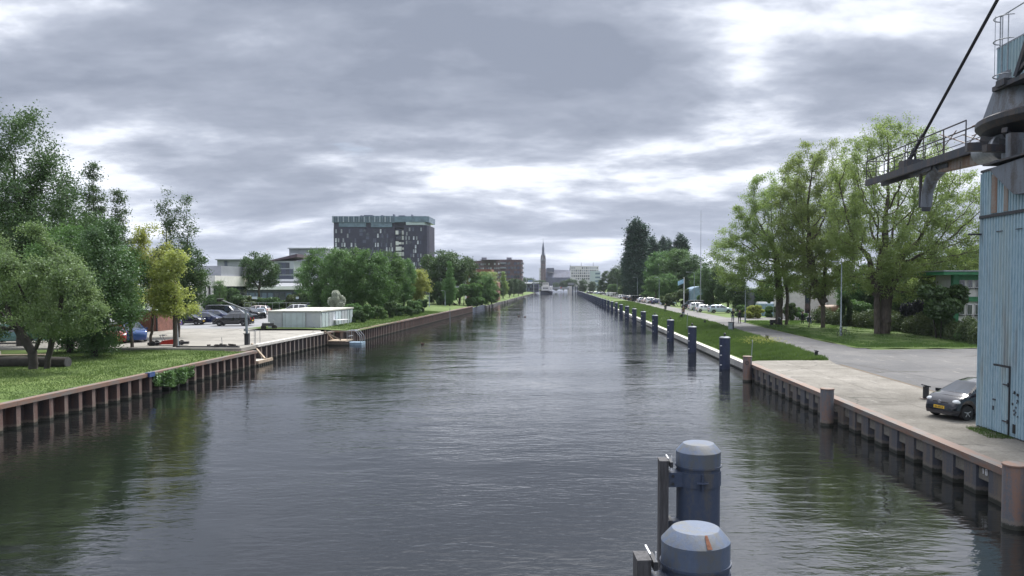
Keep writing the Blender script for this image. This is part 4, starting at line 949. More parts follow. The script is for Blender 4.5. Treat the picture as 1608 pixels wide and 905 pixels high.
# brick apartment block
Y = 450; e = empty('apartment_block', (0, 0, 0), 0, 'long purple brown brick apartment block with balconies left of the church spire', 'building')
x0, x1 = wx(739, Y), wx(818, Y); zt = wz(408.5, Y)
block(e, 'wall', [(x0, Y+18), (wx(786, Y), Y-1), (x1, Y-1), (x1, Y+24), (x0, Y+30)], 1, zt, M['brickdark'])
wall_windows(e, (x0+.3, Y+17.5), (wx(786, Y), Y-1), 2.5, zt-1, 13, 7, 1.3, 1.1, [M['panelight'], dkw, mutew], 3, .75, inset=.03)
wall_windows(e, (wx(786, Y), Y-1), (x1, Y-1), 2.5, zt-.8, 6, 7, 1.5, 1.5, [dkw, M['roofdark']], 4, .85)
for r_ in range(7): 
    z = 3.2+r_*2.75; mb = MB(); mb.box((x1+.7, Y+6, z), (1.4, 10, .9)); mb.build('balcony', M['greyclad'], e)
    mb = MB(); mb.box((wx(790, Y), Y-1.5, z), (3.2, 1, .9)); mb.build('balcony', M['greyclad'], e)
for px in (758, 798): mb = MB(); mb.box((wx(px, Y), Y+10, zt+.9), (3, 3, 1.8)); mb.build('roof_plant', M['greyclad'], e)
mb = MB(); mb.box(((x0+x1)/2+3, Y+10, zt+.1), (x1-x0-5, 18, .25)); mb.build('roof', M['maroon'], e)
# red brick house behind the trees
Y = 265; e = empty('red_brick_house', (0, 0, 0), 0, 'red brick gabled house half hidden by trees below the apartment block', 'house')
block(e, 'wall', [(wx(733, Y), Y), (wx(772, Y), Y), (wx(772, Y), Y+10), (wx(733, Y), Y+10)], 1.1, wz(423, Y), M['brickred'])
block(e, 'side_wall', [(wx(729.5, Y), Y+1), (wx(733, Y)-.02, Y+.1), (wx(733, Y)-.02, Y+10), (wx(729.5, Y), Y+10)], 1.1, wz(423, Y), M['offwhite'])
wall_windows(e, (wx(733, Y), Y), (wx(760, Y), Y), 2, wz(430, Y), 4, 2, .9, 1.3, [M['white'], M['panelight']], 2, 1)
mb = MB(); xm = (wx(760, Y), wx(782, Y)); zz_ = wz(424, Y); mb.add([(xm[0], Y-.5, zz_-2.5), (xm[1], Y-.5, zz_-4.5), (xm[1], Y+10, zz_-4.5), (xm[0], Y+10, zz_-2.5), (xm[0], Y-.5, 1.1), (xm[1], Y-.5, 1.1), (xm[1], Y+10, 1.1), (xm[0], Y+10, 1.1)], [(0,1,2,3), (4,7,6,5), (0,4,5,1), (1,5,6,2), (2,6,7,3), (3,7,4,0)]); mb.build('wing', M['brickred'], e)
# church with spire
Y = 1100; e = empty('church', (0, 0, 0), 0, 'brick church with tall pointed spire and long slate nave roof on the horizon', 'church')
xc_ = wx(853, Y); s = Y/FOC
mb = MB(); mb.lathe([(4.0*s, 0), (4.0*s, wz(407, Y)), (3.6*s, wz(401.5, Y))], (xc_, Y, 0), n=8); mb.build('tower', M['brickdark'], e)
mb = MB()
for q in range(8): a = R(45*q+22.5); mb.tube((xc_+3.9*s*math.cos(a), Y+3.9*s*math.sin(a), wz(410, Y)), (xc_+3.5*s*math.cos(a), Y+3.5*s*math.sin(a), wz(398, Y)), .7, .1, 5)
mb.build('pinnacle', M['greyclad'], e)
mb = MB(); mb.lathe([(2.6*s, wz(402, Y)), (1.9*s, wz(396, Y)), (1.8*s, wz(391.5, Y)), (2.0*s, wz(391, Y)), (1.1*s, wz(386, Y)), (.25*s, wz(380, Y)), (.08*s, wz(374, Y))], (xc_, Y, 0), n=8); mb.build('spire', M['roofdark'], e)
for q in range(3):
    for dz in (wz(412, Y), wz(420, Y)): mb = MB(); mb.box((xc_-2.2+q*2.2, Y-4.0*s, dz), (.9, .3, 5)); mb.build('louvre', M['glass'], e)
mb = MB(); x0, x1 = wx(851, Y), wx(895.5, Y); mb.add([(x0, Y+5, 6), (x1, Y+5, 6), (x1, Y+30, 6), (x0, Y+30, 6), (x0, Y+5, wz(436, Y)), (x1, Y+5, wz(436, Y)), (x1, Y+30, wz(436, Y)), (x0, Y+30, wz(436, Y)), (x0, Y+17, wz(422, Y)), (x1, Y+17, wz(424.5, Y))], [(0,1,5,4), (4,5,9,8), (6,7,8,9), (2,3,7,6), (1,2,6,9,5), (3,0,4,8,7)]); mb.build('nave', M['roofdark'], e)
mb = MB(); mb.box((wx(864, Y), Y+8, wz(424, Y)), (12*s, 10, 6*s)); mb.build('transept_roof', M['roofdark'], e)
mb = MB(); mb.tube((x1, Y+10, wz(425, Y)), (x1, Y+10, wz(415, Y)), 1.2, .1, 6); mb.build('turret', M['roofdark'], e)
e = empty('white_apartment_block', (0, 0, 0), 0, 'long white many windowed apartment block right of the church', 'building'); Y = 800
block(e, 'wall', [(wx(896, Y), Y), (wx(940, Y), Y), (wx(940, Y), Y+20), (wx(896, Y), Y+20)], 1, wz(418, Y), M['offwhite'])
wall_windows(e, (wx(896, Y), Y), (wx(940, Y), Y), wz(440, Y), wz(419, Y), 13, 5, 1.2, 1.7, [mutew, dkw], 2, .92)
for px in (913, 932): mb = MB(); mb.tube((wx(px, Y), Y+5, wz(418, Y)), (wx(px, Y), Y+5, wz(412, Y)), .4, .2, 5); mb.build('roof_mast', M['greyclad'], e)
e = empty('glass_office', (0, 0, 0), 0, 'pale blue low block at the right end of the white apartment block', 'building'); Y = 780
block(e, 'wall', [(wx(927, Y), Y), (wx(943, Y), Y), (wx(943, Y), Y+14), (wx(927, Y), Y+14)], 1, wz(426, Y), M['garagedoor']); wall_windows(e, (wx(934, Y), Y), (wx(943, Y), Y), 5, wz(427, Y), 4, 4, 1.1, 1.8, [M['paneblue']], 2, 1)
e = empty('distant_slab_building', (0, 0, 0), 0, 'small pale slab building just left of the church tower', 'building'); Y = 1150
block(e, 'wall', [(wx(847, Y), Y), (wx(852, Y), Y), (wx(852, Y), Y+9), (wx(847, Y), Y+9)], 1, wz(421, Y), M['offwhite']); wall_windows(e, (wx(847, Y), Y), (wx(852, Y), Y), 5, wz(424, Y), 2, 5, 1, 2, [mutew], 1, 1)
# grey low industrial buildings on the left
def lowb(px0, px1, py0, py1, Y, label, mat, dep=15, wins=None, name='industrial_building', roof=None, base=None):
    e = empty(name, (0, 0, 0), 0, label, 'building'); x0, x1 = wx(px0, Y), wx(px1, Y); zt = wz(py0, Y)
    block(e, 'wall', [(x0, Y), (x1, Y), (x1, Y+dep), (x0, Y+dep)], 1, zt, mat)
    if roof: mb = MB(); mb.box(((x0+x1)/2, Y+dep/2-.3, zt+.15), (x1-x0+.5, dep+1, .3)); mb.build('roof', roof, e)
    if wins: wall_windows(e, (x0, Y), (x1, Y), *wins)
    return e
Y = 230; e = lowb(342, 410, 409, 450, Y, 'grey clad block with a few dark windows behind the car park', M['greyclad'], 20, None, roof=M['roofgrey'])
wall_windows(e, (wx(344, Y), Y), (wx(380, Y), Y), wz(436, Y), wz(410, Y), 5, 3, 1.5, 1.9, [M['roofdark'], mutew, mutew, M['greyclad']], 2, .9)
e = lowb(455, 512, 391, 450, 245, 'pale grey stepped block rising behind the maroon roof', M['greyclad'], 22, None, roof=M['garage'])
wall_windows(e, (wx(457, 245), 245), (wx(505, 245), 245), wz(440, 245), wz(396, 245), 6, 4, 2.4, 1.4, [M['roofdark'], mutew, M['panelight']], 3, .8)
e = lowb(431, 462, 410, 450, 222, 'white framed building with sloping maroon roof', M['garage'], 12, None)
wall_windows(e, (wx(432, 222), 222), (wx(461, 222), 222), wz(442, 222), wz(412, 222), 4, 3, 2.2, 1.6, [M['roofdark'], dkw], 3, .9)
Y = 221; mb = MB(); a0, a1 = wx(418, Y), wx(467, Y); mb.add([(a0, Y, wz(410.5, Y)), (a1, Y, wz(399, Y)), (a1, Y, wz(404, Y)), (a0, Y, wz(411.8, Y)), (a0, Y+12, wz(410.5, Y)), (a1, Y+12, wz(399, Y)), (a1, Y+12, wz(404, Y)), (a0, Y+12, wz(411.8, Y))], [(0,1,2,3), (7,6,5,4), (4,5,1,0), (3,2,6,7), (1,5,6,2), (4,0,3,7)]); mb.build('roof', M['maroon'], e)
Y = 185; e = empty('factory_hall', (0, 0, 0), 0, 'long low hall with two white roof edges and dark windows behind the hedge', 'building')
block(e, 'wall', [(wx(322, Y), Y), (wx(520, Y), Y), (wx(520, Y), Y+24), (wx(322, Y), Y+24)], 1.1, wz(450, Y), M['roofdark'])
wall_windows(e, (wx(340, Y), Y), (wx(500, Y), Y), 1.8, wz(456, Y), 16, 1, 1.2, 2.0, [dkw, M['paneblue']], 2, 1)
block(e, 'lower_roof', [(wx(320, Y), Y-1), (wx(522, Y), Y-1), (wx(522, Y), Y+10), (wx(320, Y), Y+10)], wz(455, Y), wz(450, Y)+.01, M['white'])
mb = MB(); x0, x1 = wx(320, Y), wx(522, Y); mb.add([(x0, Y-1, wz(449.8, Y)), (x1, Y-1, wz(449.8, Y)), (x1, Y+14, wz(444, Y)), (x0, Y+14, wz(444, Y)), (x0, Y+14, 3), (x1, Y+14, 3)], [(0,1,2,3), (2,5,4,3)]); mb.build('roof_slope', M['roofgrey'], e)
block(e, 'upper_wall', [(x0, Y+14.05), (x1, Y+14.05), (x1, Y+26), (x0, Y+26)], 3, wz(438.5, Y+14), M['roofgrey'])
mb = MB(); mb.box(((x0+x1)/2, Y+14.2, wz(440.5, Y+14)), (x1-x0, .6, .55)); mb.build('upper_fascia', M['white'], e)
# beige office behind the yellow green trees
Y = 135; e = empty('beige_office', (0, 0, 0), 0, 'beige concrete stepped office with window band behind the yellow green trees', 'building')
for pa, pb, yy, z0, z1, mt in ((228, 340, 0, wz(490, Y)+.02, wz(466, Y), M['offwhite']), (228, 333, .6, wz(466, Y)+.01, wz(450, Y), M['glass']), (228, 338, 0, wz(450, Y)+.02, wz(433, Y), M['offwhite']), (200, 336, 3, wz(433, Y)+.02, wz(417, Y), M['greyclad'])):
    block(e, 'storey', [(wx(pa, Y), Y+yy), (wx(pb, Y), Y+yy), (wx(pb, Y), Y+15), (wx(pa, Y), Y+15)], z0, z1, mt)
block(e, 'ground_storey', [(wx(228, Y), Y+1), (wx(345, Y), Y+1), (wx(345, Y), Y+14), (wx(228, Y), Y+14)], 1.1, wz(490, Y), M['brickred'])
for i in range(16): mb = MB(); mb.box((wx(230+i*6.8, Y), Y+.3, wz(458, Y)), (.35, .5, 1.9)); mb.build('window_pier', M['offwhite'], e)
# brick gatehouse with coursed bricks
e = empty('brick_gatehouse', (0, 0, 0), 0, 'small red brown brick building on the paving behind the thin trunks', 'building')
Y = 79; x0, x1 = wx(200, Y), wx(247, Y); zt = wz(489, Y)
block(e, 'wall', [(x0, Y), (x1, Y), (x1, Y+3.2), (x0, Y+3.2)], 1.35, zt, M['brickred'])
mb = MB(); mb.box((0, 0, 0), (.49, .03, .13)); bk = mb.mesh('brick', M['brickred']); nr = int((zt-1.4)/.145)
for r_ in range(nr):
    for c in range(6):
        if x0+.27+c*.51+(.25 if r_ % 2 else 0) < x1-.24: link('brick', bk, e, loc=(x0+.27+c*.51+(.25 if r_ % 2 else 0), Y-.005, 1.43+r_*.145))
mb = MB(); mb.box(((x0+x1)/2, Y+1.6, zt+.06), (x1-x0+.3, 3.6, .14)); mb.build('roof', M['roofgrey'], e)
mb = MB(); mb.box((x1-.08, Y-.02, 1.35+(zt-1.35)/2), (.14, .10, zt-1.36)); mb.build('drainpipe', M['dark'], e)
# garages
e = empty('garage_block', (0, 0, 0), 0, 'low pale grey flat roofed garage block by the left bank', 'building')
gx0, gx1, gy0, gy1, gz = -32.4, -26.6, 82.8, 95.6, 3.32
block(e, 'wall', [(gx0, gy0), (gx1, gy0), (gx1, gy1), (gx0, gy1)], 1.35, gz, M['garage'])
mb = MB(); mb.prism([(gx0-.1, gy0-.12), (gx1+.12, gy0-.12), (gx1+.12, gy1+.1), (gx0-.1, gy1+.1)], gz, gz+.14); mb.build('roof', M['rooffelt'], e)
mb = MB(); mb.box((gx0+2.9, gy0-.03, 2.3), (2.5, .05, 1.86)); d = mb.build('garage_door', M['garagedoor'], e)
for q in range(4): mb = MB(); mb.box((gx0+1.95+q*.63, gy0-.06, 2.3), (.02, .02, 1.84)); mb.build('door_seam', M['steel'], d)
for x in (gx0+1.62, gx0+4.18): mb = MB(); mb.box((x, gy0-.05, 2.32), (.06, .09, 1.9)); mb.build('door_frame', M['steel'], e)
for q in range(5): 
    mb = MB(); mb.box((gx1+.03, gy0+1.5+q*2.5, 2.3), (.05, 2.1, 1.8)); d = mb.build('side_door', M['garagedoor'] if q % 2 == 0 else M['garage'], e)
    mb = MB(); mb.box((gx1+.07, gy0+1.5+q*2.5, 2.3), (.02, .04, 1.8)); mb.build('door_seam', M['steel'], d)
for y_ in (94.3,): mb = MB(); mb.tube((gx1+.35, y_-1.5, 1.4), (gx1+.35, y_-1.5, 3.2), .04); mb.build('pipe', M['dark'], e)
# right bank buildings
Y = 118; e = empty('white_shed', (0, 0, 0), 0, 'long white shed with dark doorway behind the three big trees', 'building')
block(e, 'wall', [(wx(1230, Y), Y), (wx(1336, Y), Y), (wx(1336, Y), Y+5), (wx(1230, Y), Y+5)], 1.05, wz(453.5, Y), M['offwhite'])
mb = MB(); mb.prism([(wx(1230, Y)-.2, Y-.25), (wx(1336, Y)+.2, Y-.25), (wx(1336, Y)+.2, Y+5.2), (wx(1230, Y)-.2, Y+5.2)], wz(453.5, Y), wz(452.3, Y)); mb.build('roof', M['roofgrey'], e)
mb = MB(); mb.box((wx(1268, Y), Y-.02, 3.6), (.75, .08, 3.4)); mb.build('doorway', M['glass'], e)
for px in (1215, 1240, 1300, 1318): mb = MB(); mb.box((wx(px, Y), Y-.03, 3.5), (.05, .06, 4.5)); mb.build('panel_joint', M['steel'], e)
Y = 113; e = empty('orange_tank', (0, 0, 0), 0, 'orange brown rounded tank behind the middle big tree', 'tank')
mb = MB(); mb.lathe([(.2, -2.2), (.95, -2.0), (1.05, 0), (.95, 2.0), (.2, 2.2)], (0, 0, 0), n=20, axis='X'); mb.build('tank_body', M['orange'], e, smooth=True, loc=(wx(1308, Y), Y, 2.3))
mb = MB(); mb.box((wx(1304, Y), Y, 1.4), (.3, 2, .8)); mb.box((wx(1312, Y), Y, 1.4), (.3, 2, .8)); mb.build('cradle', M['dark'], e)
Y = 128; e = empty('shipping_container', (0, 0, 0), 0, 'blue grey ribbed container left of the first big tree', 'container')
x0, x1 = wx(1192, Y), wx(1223, Y); mb = corrugated((x0, Y), (x1, Y), 1.1, wz(477.5, Y), .25, .05, side=-1); mb.build('side_panel', M['container'], e)
mb = MB(); mb.box(((x0+x1)/2, Y+1.3, (1.1+wz(477.5, Y))/2), (x1-x0, 2.4, wz(477.5, Y)-1.12)); mb.build('box_body', M['container'], e)
mb = MB(); mb.box(((x0+x1)/2-.9, Y+1.2, wz(476.3, Y)), (1.5, 1.5, .35)); mb.box(((x0+x1)/2+1.3, Y+1.2, wz(476.3, Y)), (1.0, 1.5, .35)); mb.build('roof_crate', M['white'], e)
Y = 150; e = empty('grey_workshop', (0, 0, 0), 0, 'grey blue low workshop above the container', 'building')
block(e, 'wall', [(wx(1165, Y), Y), (wx(1212, Y), Y), (wx(1212, Y), Y+6), (wx(1165, Y), Y+6)], 1.1, wz(455, Y), M['greyclad']); wall_windows(e, (wx(1184, Y), Y), (wx(1200, Y), Y), 3.4, 5.4, 2, 1, 1.4, 1.1, [dkw], 1, 1)
mb = MB(); mb.box((wx(1188, Y), Y+5, wz(454, Y)), (6.5, 10.6, .35)); mb.build('roof', M['garagedoor'], e)
Y = 185; e = empty('greenhouse_shed', (0, 0, 0), 0, 'green grey round topped shed behind the black van', 'shed'); xm_, r_ = wx(1101, Y), 2.1
mb = MB(); pts = [(xm_-2.4, 1.1)] + [(xm_-2.4*math.cos(a), wz(457, Y)-.0+1.1*math.sin(a)) for a in np.linspace(0, math.pi, 9)] + [(xm_+2.4, 1.1)]; n = len(pts)
mb.add([(x, Y, z) for x, z in pts] + [(x, Y+8, z) for x, z in pts], [tuple(range(n)), tuple(reversed(range(n, 2*n)))] + [(i, n+i, n+(i+1) % n, (i+1) % n) for i in range(n)]); mb.build('shell', M['container'], e)
# green and white house
Y = 71; e = empty('green_white_house', (0, 0, 0), 0, 'white two storey house with green frames and flat roof beside the blue tower', 'house')
x0, x1 = wx(1500, Y), wx(1600, Y); zt = wz(432, Y)
block(e, 'wall', [(x0+.1, Y+.1), (x1, Y+.1), (x1, Y+4), (x0+.1, Y+4)], 1.1, zt, M['offwhite'])
mb = MB(); mb.box(((x0+x1)/2-.5, Y+1.8, zt+.15), (x1-x0+2.4, 6, .30)); mb.build('roof', M['greenpaint'], e)
mb = MB(); mb.box(((x0+x1)/2-.5, Y+1.8, zt+.36), (x1-x0+2.6, 6.2, .10)); mb.build('roof_edge', M['steel'], e)
for x in (x0-.08, wx(1541, Y)): mb = MB(); mb.box((x, Y-.05, (1.1+zt)/2), (.55, .5, zt-1.1)); mb.build('corner_post', M['greenpaint'], e)
mb = MB(); mb.box(((x0+x1)/2, Y, wz(470, Y)), (x1-x0, .26, .46)); mb.build('green_band', M['greenpaint'], e)
mb = MB(); mb.box(((x0+x1)/2, Y, zt-.25), (x1-x0, .3, .45)); mb.build('green_band', M['greenpaint'], e)
for pz, hh in ((444, 1.0), (486, 1.0)):
    for px in (1511, 1523, 1535):
        z = wz(pz, Y); mb = MB(); mb.box((wx(px, Y), Y+.04, z), (.42, .14, hh)); w_ = mb.build('window', M['white'], e)
        for dx in (-.1, .1): mb = MB(); mb.box((wx(px, Y)+dx, Y-.04, z), (.16, .06, hh-.12)); mb.build('pane', M['glass'], w_)
        mb = MB(); mb.box((wx(px, Y), Y-.03, z-hh/2-.06), (.55, .2, .06)); mb.build('sill', M['dark'], w_)
# lift bridge and buildings at the far end
Y = 600; e = empty('lift_bridge', (0, 0, 0), 0, 'distant bridge end with white lattice posts and blue glass control house on the left bank', 'bridge')
for px in (827, 838.5): mb = MB(); mb.box((wx(px, Y), Y-4, wz(448, Y)), (.6, .6, 12)); mb.build('portal_post', M['steel'], e)
mb = MB(); mb.box((wx(832, Y), Y, wz(444, Y)), (16*s, .8, .8)); mb.build('portal_beam', M['white'], e)
block(e, 'control_house', [(wx(817, Y), Y), (wx(846, Y), Y), (wx(846, Y), Y+12), (wx(817, Y), Y+12)], 1, wz(446, Y), M['roofdark']); wall_windows(e, (wx(818, Y), Y), (wx(846, Y), Y), 2, wz(447, Y), 8, 2, 1.2, 1.8, [M['paneblue'], dkw], 2, 1)
mb = MB(); mb.box((wx(826, Y), Y+2, wz(445.5, Y)), (9, 12, .5)); mb.build('roof', M['white'], e)
block(e, 'control_cabin', [(wx(829, Y), Y+2), (wx(836, Y), Y+2), (wx(836, Y), Y+6), (wx(829, Y), Y+6)], wz(445, Y), wz(440, Y), M['paneblue'])
e = empty('bridge_pier_house', (0, 0, 0), 0, 'white bridge house with dark mooring posts at the right end of the far water', 'building'); Y = 590
block(e, 'wall', [(wx(893.5, Y), Y), (wx(898, Y), Y), (wx(898, Y), Y+3), (wx(893.5, Y), Y+3)], -.5, wz(449.5, Y), M['offwhite'])
mb = MB(); mb.box((wx(896.5, Y), Y+1, wz(446, Y)), (4.6, 3, 1.6)); mb.build('cabin', M['roofgrey'], e)
for px in (899, 901.5, 904, 906.5): mb = MB(); mb.tube((wx(px, Y), Y-3, -1), (wx(px, Y), Y-3, wz(450, Y)), .45); mb.build('guide_post', M['postnavy'] if px != 901.5 else M['steel'], e)
# barge with white wheelhouse
Y = 560; e = empty('moored_barge', (wx(858, Y), Y, 0), 0, 'dark hulled barge with white wheelhouse moored at the far end of the canal', 'barge')
mb = MB(); hw = 4.4; mb.add([(-hw, 0, 0), (hw, 0, 0), (hw, 40, 0), (-hw, 40, 0), (-hw-.2, 0, 2.4), (hw+.2, -1, 2.0), (hw+.2, 40, 2.2), (-hw-.2, 40, 2.2), (-1.5, -3, 2.6), (1.5, -3, 2.6)], [(0,1,5,9,8,4), (1,2,6,5), (2,3,7,6), (3,0,4,7), (4,8,9,5,6,7)]); mb.build('hull', M['roofdark'], e)
mb = MB(); mb.box((-.5, 10, 4.2), (6.6, 8, 4.0)); mb.box((-.8, 10, 7.4), (4.4, 5, 2.4)); w_ = mb.build('wheelhouse', M['offwhite'], e)
for k in range(4): 
    for z in (4.4, 7.6): mb = MB(); mb.box((-2.2+k*1.0, 5.96 if z < 5 else 7.46, z), (.7, .06, .9)); mb.build('window', M['glass'], w_)
mb = MB(); mb.add([(3.0, 9, 2.1), (4.2, 9, 2.1), (4.6, 9, 6.4), (3.5, 9, 6.0), (3.0, 12, 2.1), (4.2, 12, 2.1), (4.6, 12, 6.4), (3.5, 12, 6.0)], [(0,1,2,3), (7,6,5,4), (0,4,5,1), (1,5,6,2), (2,6,7,3), (3,7,4,0)]); mb.build('bow_screen', M['white'], e)
e = empty('road_bridge', (0, 0, 0), 0, 'low dark bridge deck closing off the far water', 'bridge'); Y = 640
mb = MB(); mb.box((wx(865, Y), Y+3, 3.5), (46, 8, .9)); mb.build('deck', M['roofgrey'], e)
mb = MB(); mb.box((wx(865, Y), Y-1, 4.5), (46, .1, .9)); mb.build('parapet', M['steel'], e)
for px in (832, 893): mb = MB(); mb.box((wx(px, Y), Y+3, 1.2), (2, 7, 4)); mb.build('pier', M['concrete_w'], e)
e = empty('traffic_sign', (0, 0, 0), 0, 'tiny red signal board near the far bridge', 'sign'); Y = 612
mb = MB(); mb.box((wx(881, Y), Y, wz(452, Y)), (1.0, .2, .9)); mb.build('board', M['redpaint'], e); mb = MB(); mb.tube((wx(881, Y), Y+.2, -1), (wx(881, Y), Y+.2, wz(450, Y)), .12); mb.build('post', M['dark'], e)

# ================================================================ TREES
E3 = proto_tree
T1 = E3(11, [(-1.6, 0, 11.6, 5.0, 5, 7.6), (-5.8, 0, 8.8, 4.2, 4, 4.4), (-4, 0, 12.5, 3.0, 3, 3.6), (.5, 1, 8, 3, 3, 4)], [[(0, 0, -.2), (.1, 0, 4), (-.6, .2, 8)], [(-.9, .4, -.2), (-.8, .3, 4), (-1.4, 0, 9)]], 1500, .42, .62, .46, 'lime', 78000, .092, .30, thin=.045, droop=.04, gap=-1.0)
T2 = E3(12, [(-.6, 0, 13.2, 5.0, 5, 8.6), (-.4, 0, 8, 4, 4, 4)], [[(0, 0, -.2), (0, 0, 3.2), (.3, .2, 8)], [(0, 0, 3.2), (-1.2, 0, 6), (-1.8, 0, 10)], [(-1.3, 1.0, -.2), (-1.2, .8, 5)]], 1500, .42, .62, .50, 'lime', 78000, .092, .30, thin=.045, droop=.04, gap=-1.0)
T3 = E3(13, [(1.2, 0, 13.4, 6.3, 6, 8.3), (6.4, 0, 11.0, 4.8, 4.5, 6.4), (-1.8, 0, 9.5, 3.2, 4, 5), (3, 0, 6.5, 5, 4, 3)], [[(0, 0, -.2), (-.1, 0, 4.2), (-.9, .2, 8)], [(.9, .4, -.2), (1.0, .3, 3.8), (2.4, 0, 8)], [(-.1, 0, 4.2), (.6, 0, 9)]], 2000, .42, .60, .58, 'lime', 100000, .092, .31, thin=.045, droop=.05, gap=-1.0)
place_tree(T1, 28.6, 95.5, 1.1, 'leftmost and lowest of the three big lime green trees, a scooter parked at its trunk', group='three big spreading trees on the right lawn')
place_tree(T2, 30.8, 88.5, 1.1, 'middle of the three big lime green trees, white shed behind its trunk', group='three big spreading trees on the right lawn')
place_tree(T3, 32.4, 77, 1.1, 'rightmost and broadest of the three big lime green trees, beneath the crane boom', group='three big spreading trees on the right lawn')
# near left
L0 = E3(21, [(-.3, 0, 5.6, 2.6, 2.6, 2.3), (2.0, -.3, 5.0, 1.7, 1.7, 1.6), (3.1, -.5, 3.5, 1.3, 1.4, .9), (1.6, -.5, 3.0, 1.6, 1.6, 1.1), (-2.4, 0, 4.0, 2.4, 2, 2.0), (-.2, 0, 7.6, 1.1, 1.1, .9), (-3, 0, 6.2, 1.3, 1.3, 1.3), (3.3, 0, 2.3, 1.0, 1.0, .8)], [[(0, 0, -.2), (-.1, 0, 1.1), (-1.0, 0, 2.6)], [(0, 0, 1.1), (.7, 0, 2.6)], [(.55, .2, -.2), (.9, .1, 1.3), (1.6, 0, 3)]], 900, .28, .42, .24, 'pale', 60000, .062, .24, bark='barkdark', thin=.05, tip=.008)
place_tree(L0, -31.2, 44.3, 1.2, 'grey green spreading tree with double trunk in front of the log at the left edge')
L1 = E3(22, [(0, 0, 9, 5.0, 4.6, 6), (-.5, 0, 14.5, 3.3, 3, 4.0), (3, 0, 8.5, 3.2, 3, 3)], [[(0, 0, -.2), (.2, 0, 5), (0, 0, 12)]], 1200, .42, .60, .34, 'dark', 60000, .095, .40, bark='barkdark', trop=(0, 0, .22))
place_tree(L1, -43.2, 60, 1.3, 'tallest dark green tree rising at the left edge', s=1.03)
place_tree(L1, -52, 66, 1.3, 'tall dark green tree cut by the left edge of the view', s=1.0, rz=2.2)
L2 = E3(23, [(0, 0, 5.6, 2.7, 2.6, 2.9), (.2, 0, 8.2, 1.6, 1.6, 1.6), (1.5, 0, 6.6, 1.6, 1.6, 1.1), (.3, 0, 2.9, 2.2, 2.2, 2.2), (-2, 0, 4, 2, 2, 2.5), (-1.6, 0, 7.4, 1.4, 1.4, 1.3), (2.1, 0, 3.8, 1.4, 1.3, .9)], [[(0, 0, -.2), (0, 0, 2.5), (.2, 0, 6)]], 1000, .33, .48, .22, 'dark', 62000, .075, .32, bark='barkdark', droop=.35)
place_tree(L2, -32.4, 52, 1.25, 'dark drooping tree with branches almost down to the lawn', mat='dark')
place_tree(L2, -36.2, 55.2, 1.3, 'bushy green tree squeezed between the grey green tree and the dark drooping one', s=.98, rz=1.4, mat='mid')
SP = E3(24, [(0, 0, 5.5, 2.4, 2.2, 3.6), (-.9, 0, 10.2, .75, .7, 3.9), (.9, .2, 9.6, .8, .7, 3.6), (.2, -.5, 8.6, .7, .7, 3.2)], [[(0, 0, -.2), (0, 0, 3), (-.9, 0, 7), (-.95, 0, 11)], [(0, 0, 3), (.9, .1, 7), (1.0, .2, 10)]], 900, .36, .46, .2, 'mid', 34000, .085, .26, trop=(0, 0, .5), gap=-9)
SPd = E3(25, [(0, 0, 6, 1.9, 1.9, 4.5), (0, 0, 11, 1.0, 1.0, 4.5)], [[(0, 0, -.2), (0, 0, 6), (0, 0, 12)]], 800, .38, .46, .2, 'mid', 28000, .095, .28, trop=(0, 0, .6), gap=-9)
place_tree(SP, -35.8, 70, 1.4, 'upright twin spired tree behind the yellow green tree left of the car park', s=.98, mat='dark')
place_tree(SPd, wx(150, 75), 75, 1.4, 'taller of the two slender spired trees above the dark drooping tree', s=1.05, sz=1.08, mat='dark')
place_tree(SPd, wx(187, 77), 77, 1.4, 'shorter of the two slender spired trees, right of the taller one', s=.95, sz=.93, rz=2, mat='dark')
place_tree(SP, wx(112, 80), 80, 1.4, 'upright dark green tree half hidden beside the tallest left tree', s=1.0, sz=1.0, rz=1.0, mat='dark')
YG = E3(26, [(-.3, 0, 5.2, 1.2, 1.2, 2.0), (.7, 0, 3.9, 1.3, 1.2, 1.3), (-.9, 0, 3.6, 1.1, 1.1, 1.0), (.3, 0, 7.0, .8, .8, 1.2)], [[(0, 0, -.2), (0, 0, 2.2), (.1, 0, 5.2)]], 700, .28, .38, .17, 'yellow', 11000, .085, .24)
place_tree(YG, -30.4, 59.0, 1.25, 'yellow green young tree with straight trunk at the end of the lawn', s=1.0, sz=.98)
YT = E3(27, [(0, 0, 6.0, 1.3, 1.3, 3.4)], [[(0, 0, -.2), (-.1, 0, 2.5), (.15, 0, 7)]], 600, .32, .42, .13, 'yellow', 7500, .075, .26, tip=.010)
place_tree(YT, -33.6, 58.6, 1.3, 'slender tree with thin dark trunk right of the blue suv', s=1.0, mat='mid')
YT2 = E3(28, [(.3, 0, 6.6, 1.5, 1.3, 3.0)], [[(0, 0, -.2), (.35, 0, 2.2), (.6, 0, 4.5), (.4, 0, 7)]], 600, .32, .42, .11, 'yellow', 7000, .08, .26, tip=.010)
place_tree(YT2, -33.0, 60, 1.35, 'leaning yellow green sapling just right of the slender dark trunked tree', s=1.0)
place_tree(YT, wx(205, 72), 72, 1.4, 'pale yellow willow like tree behind the two thin saplings', s=1.25, sz=1.05, rz=1.5, mat='yellow')
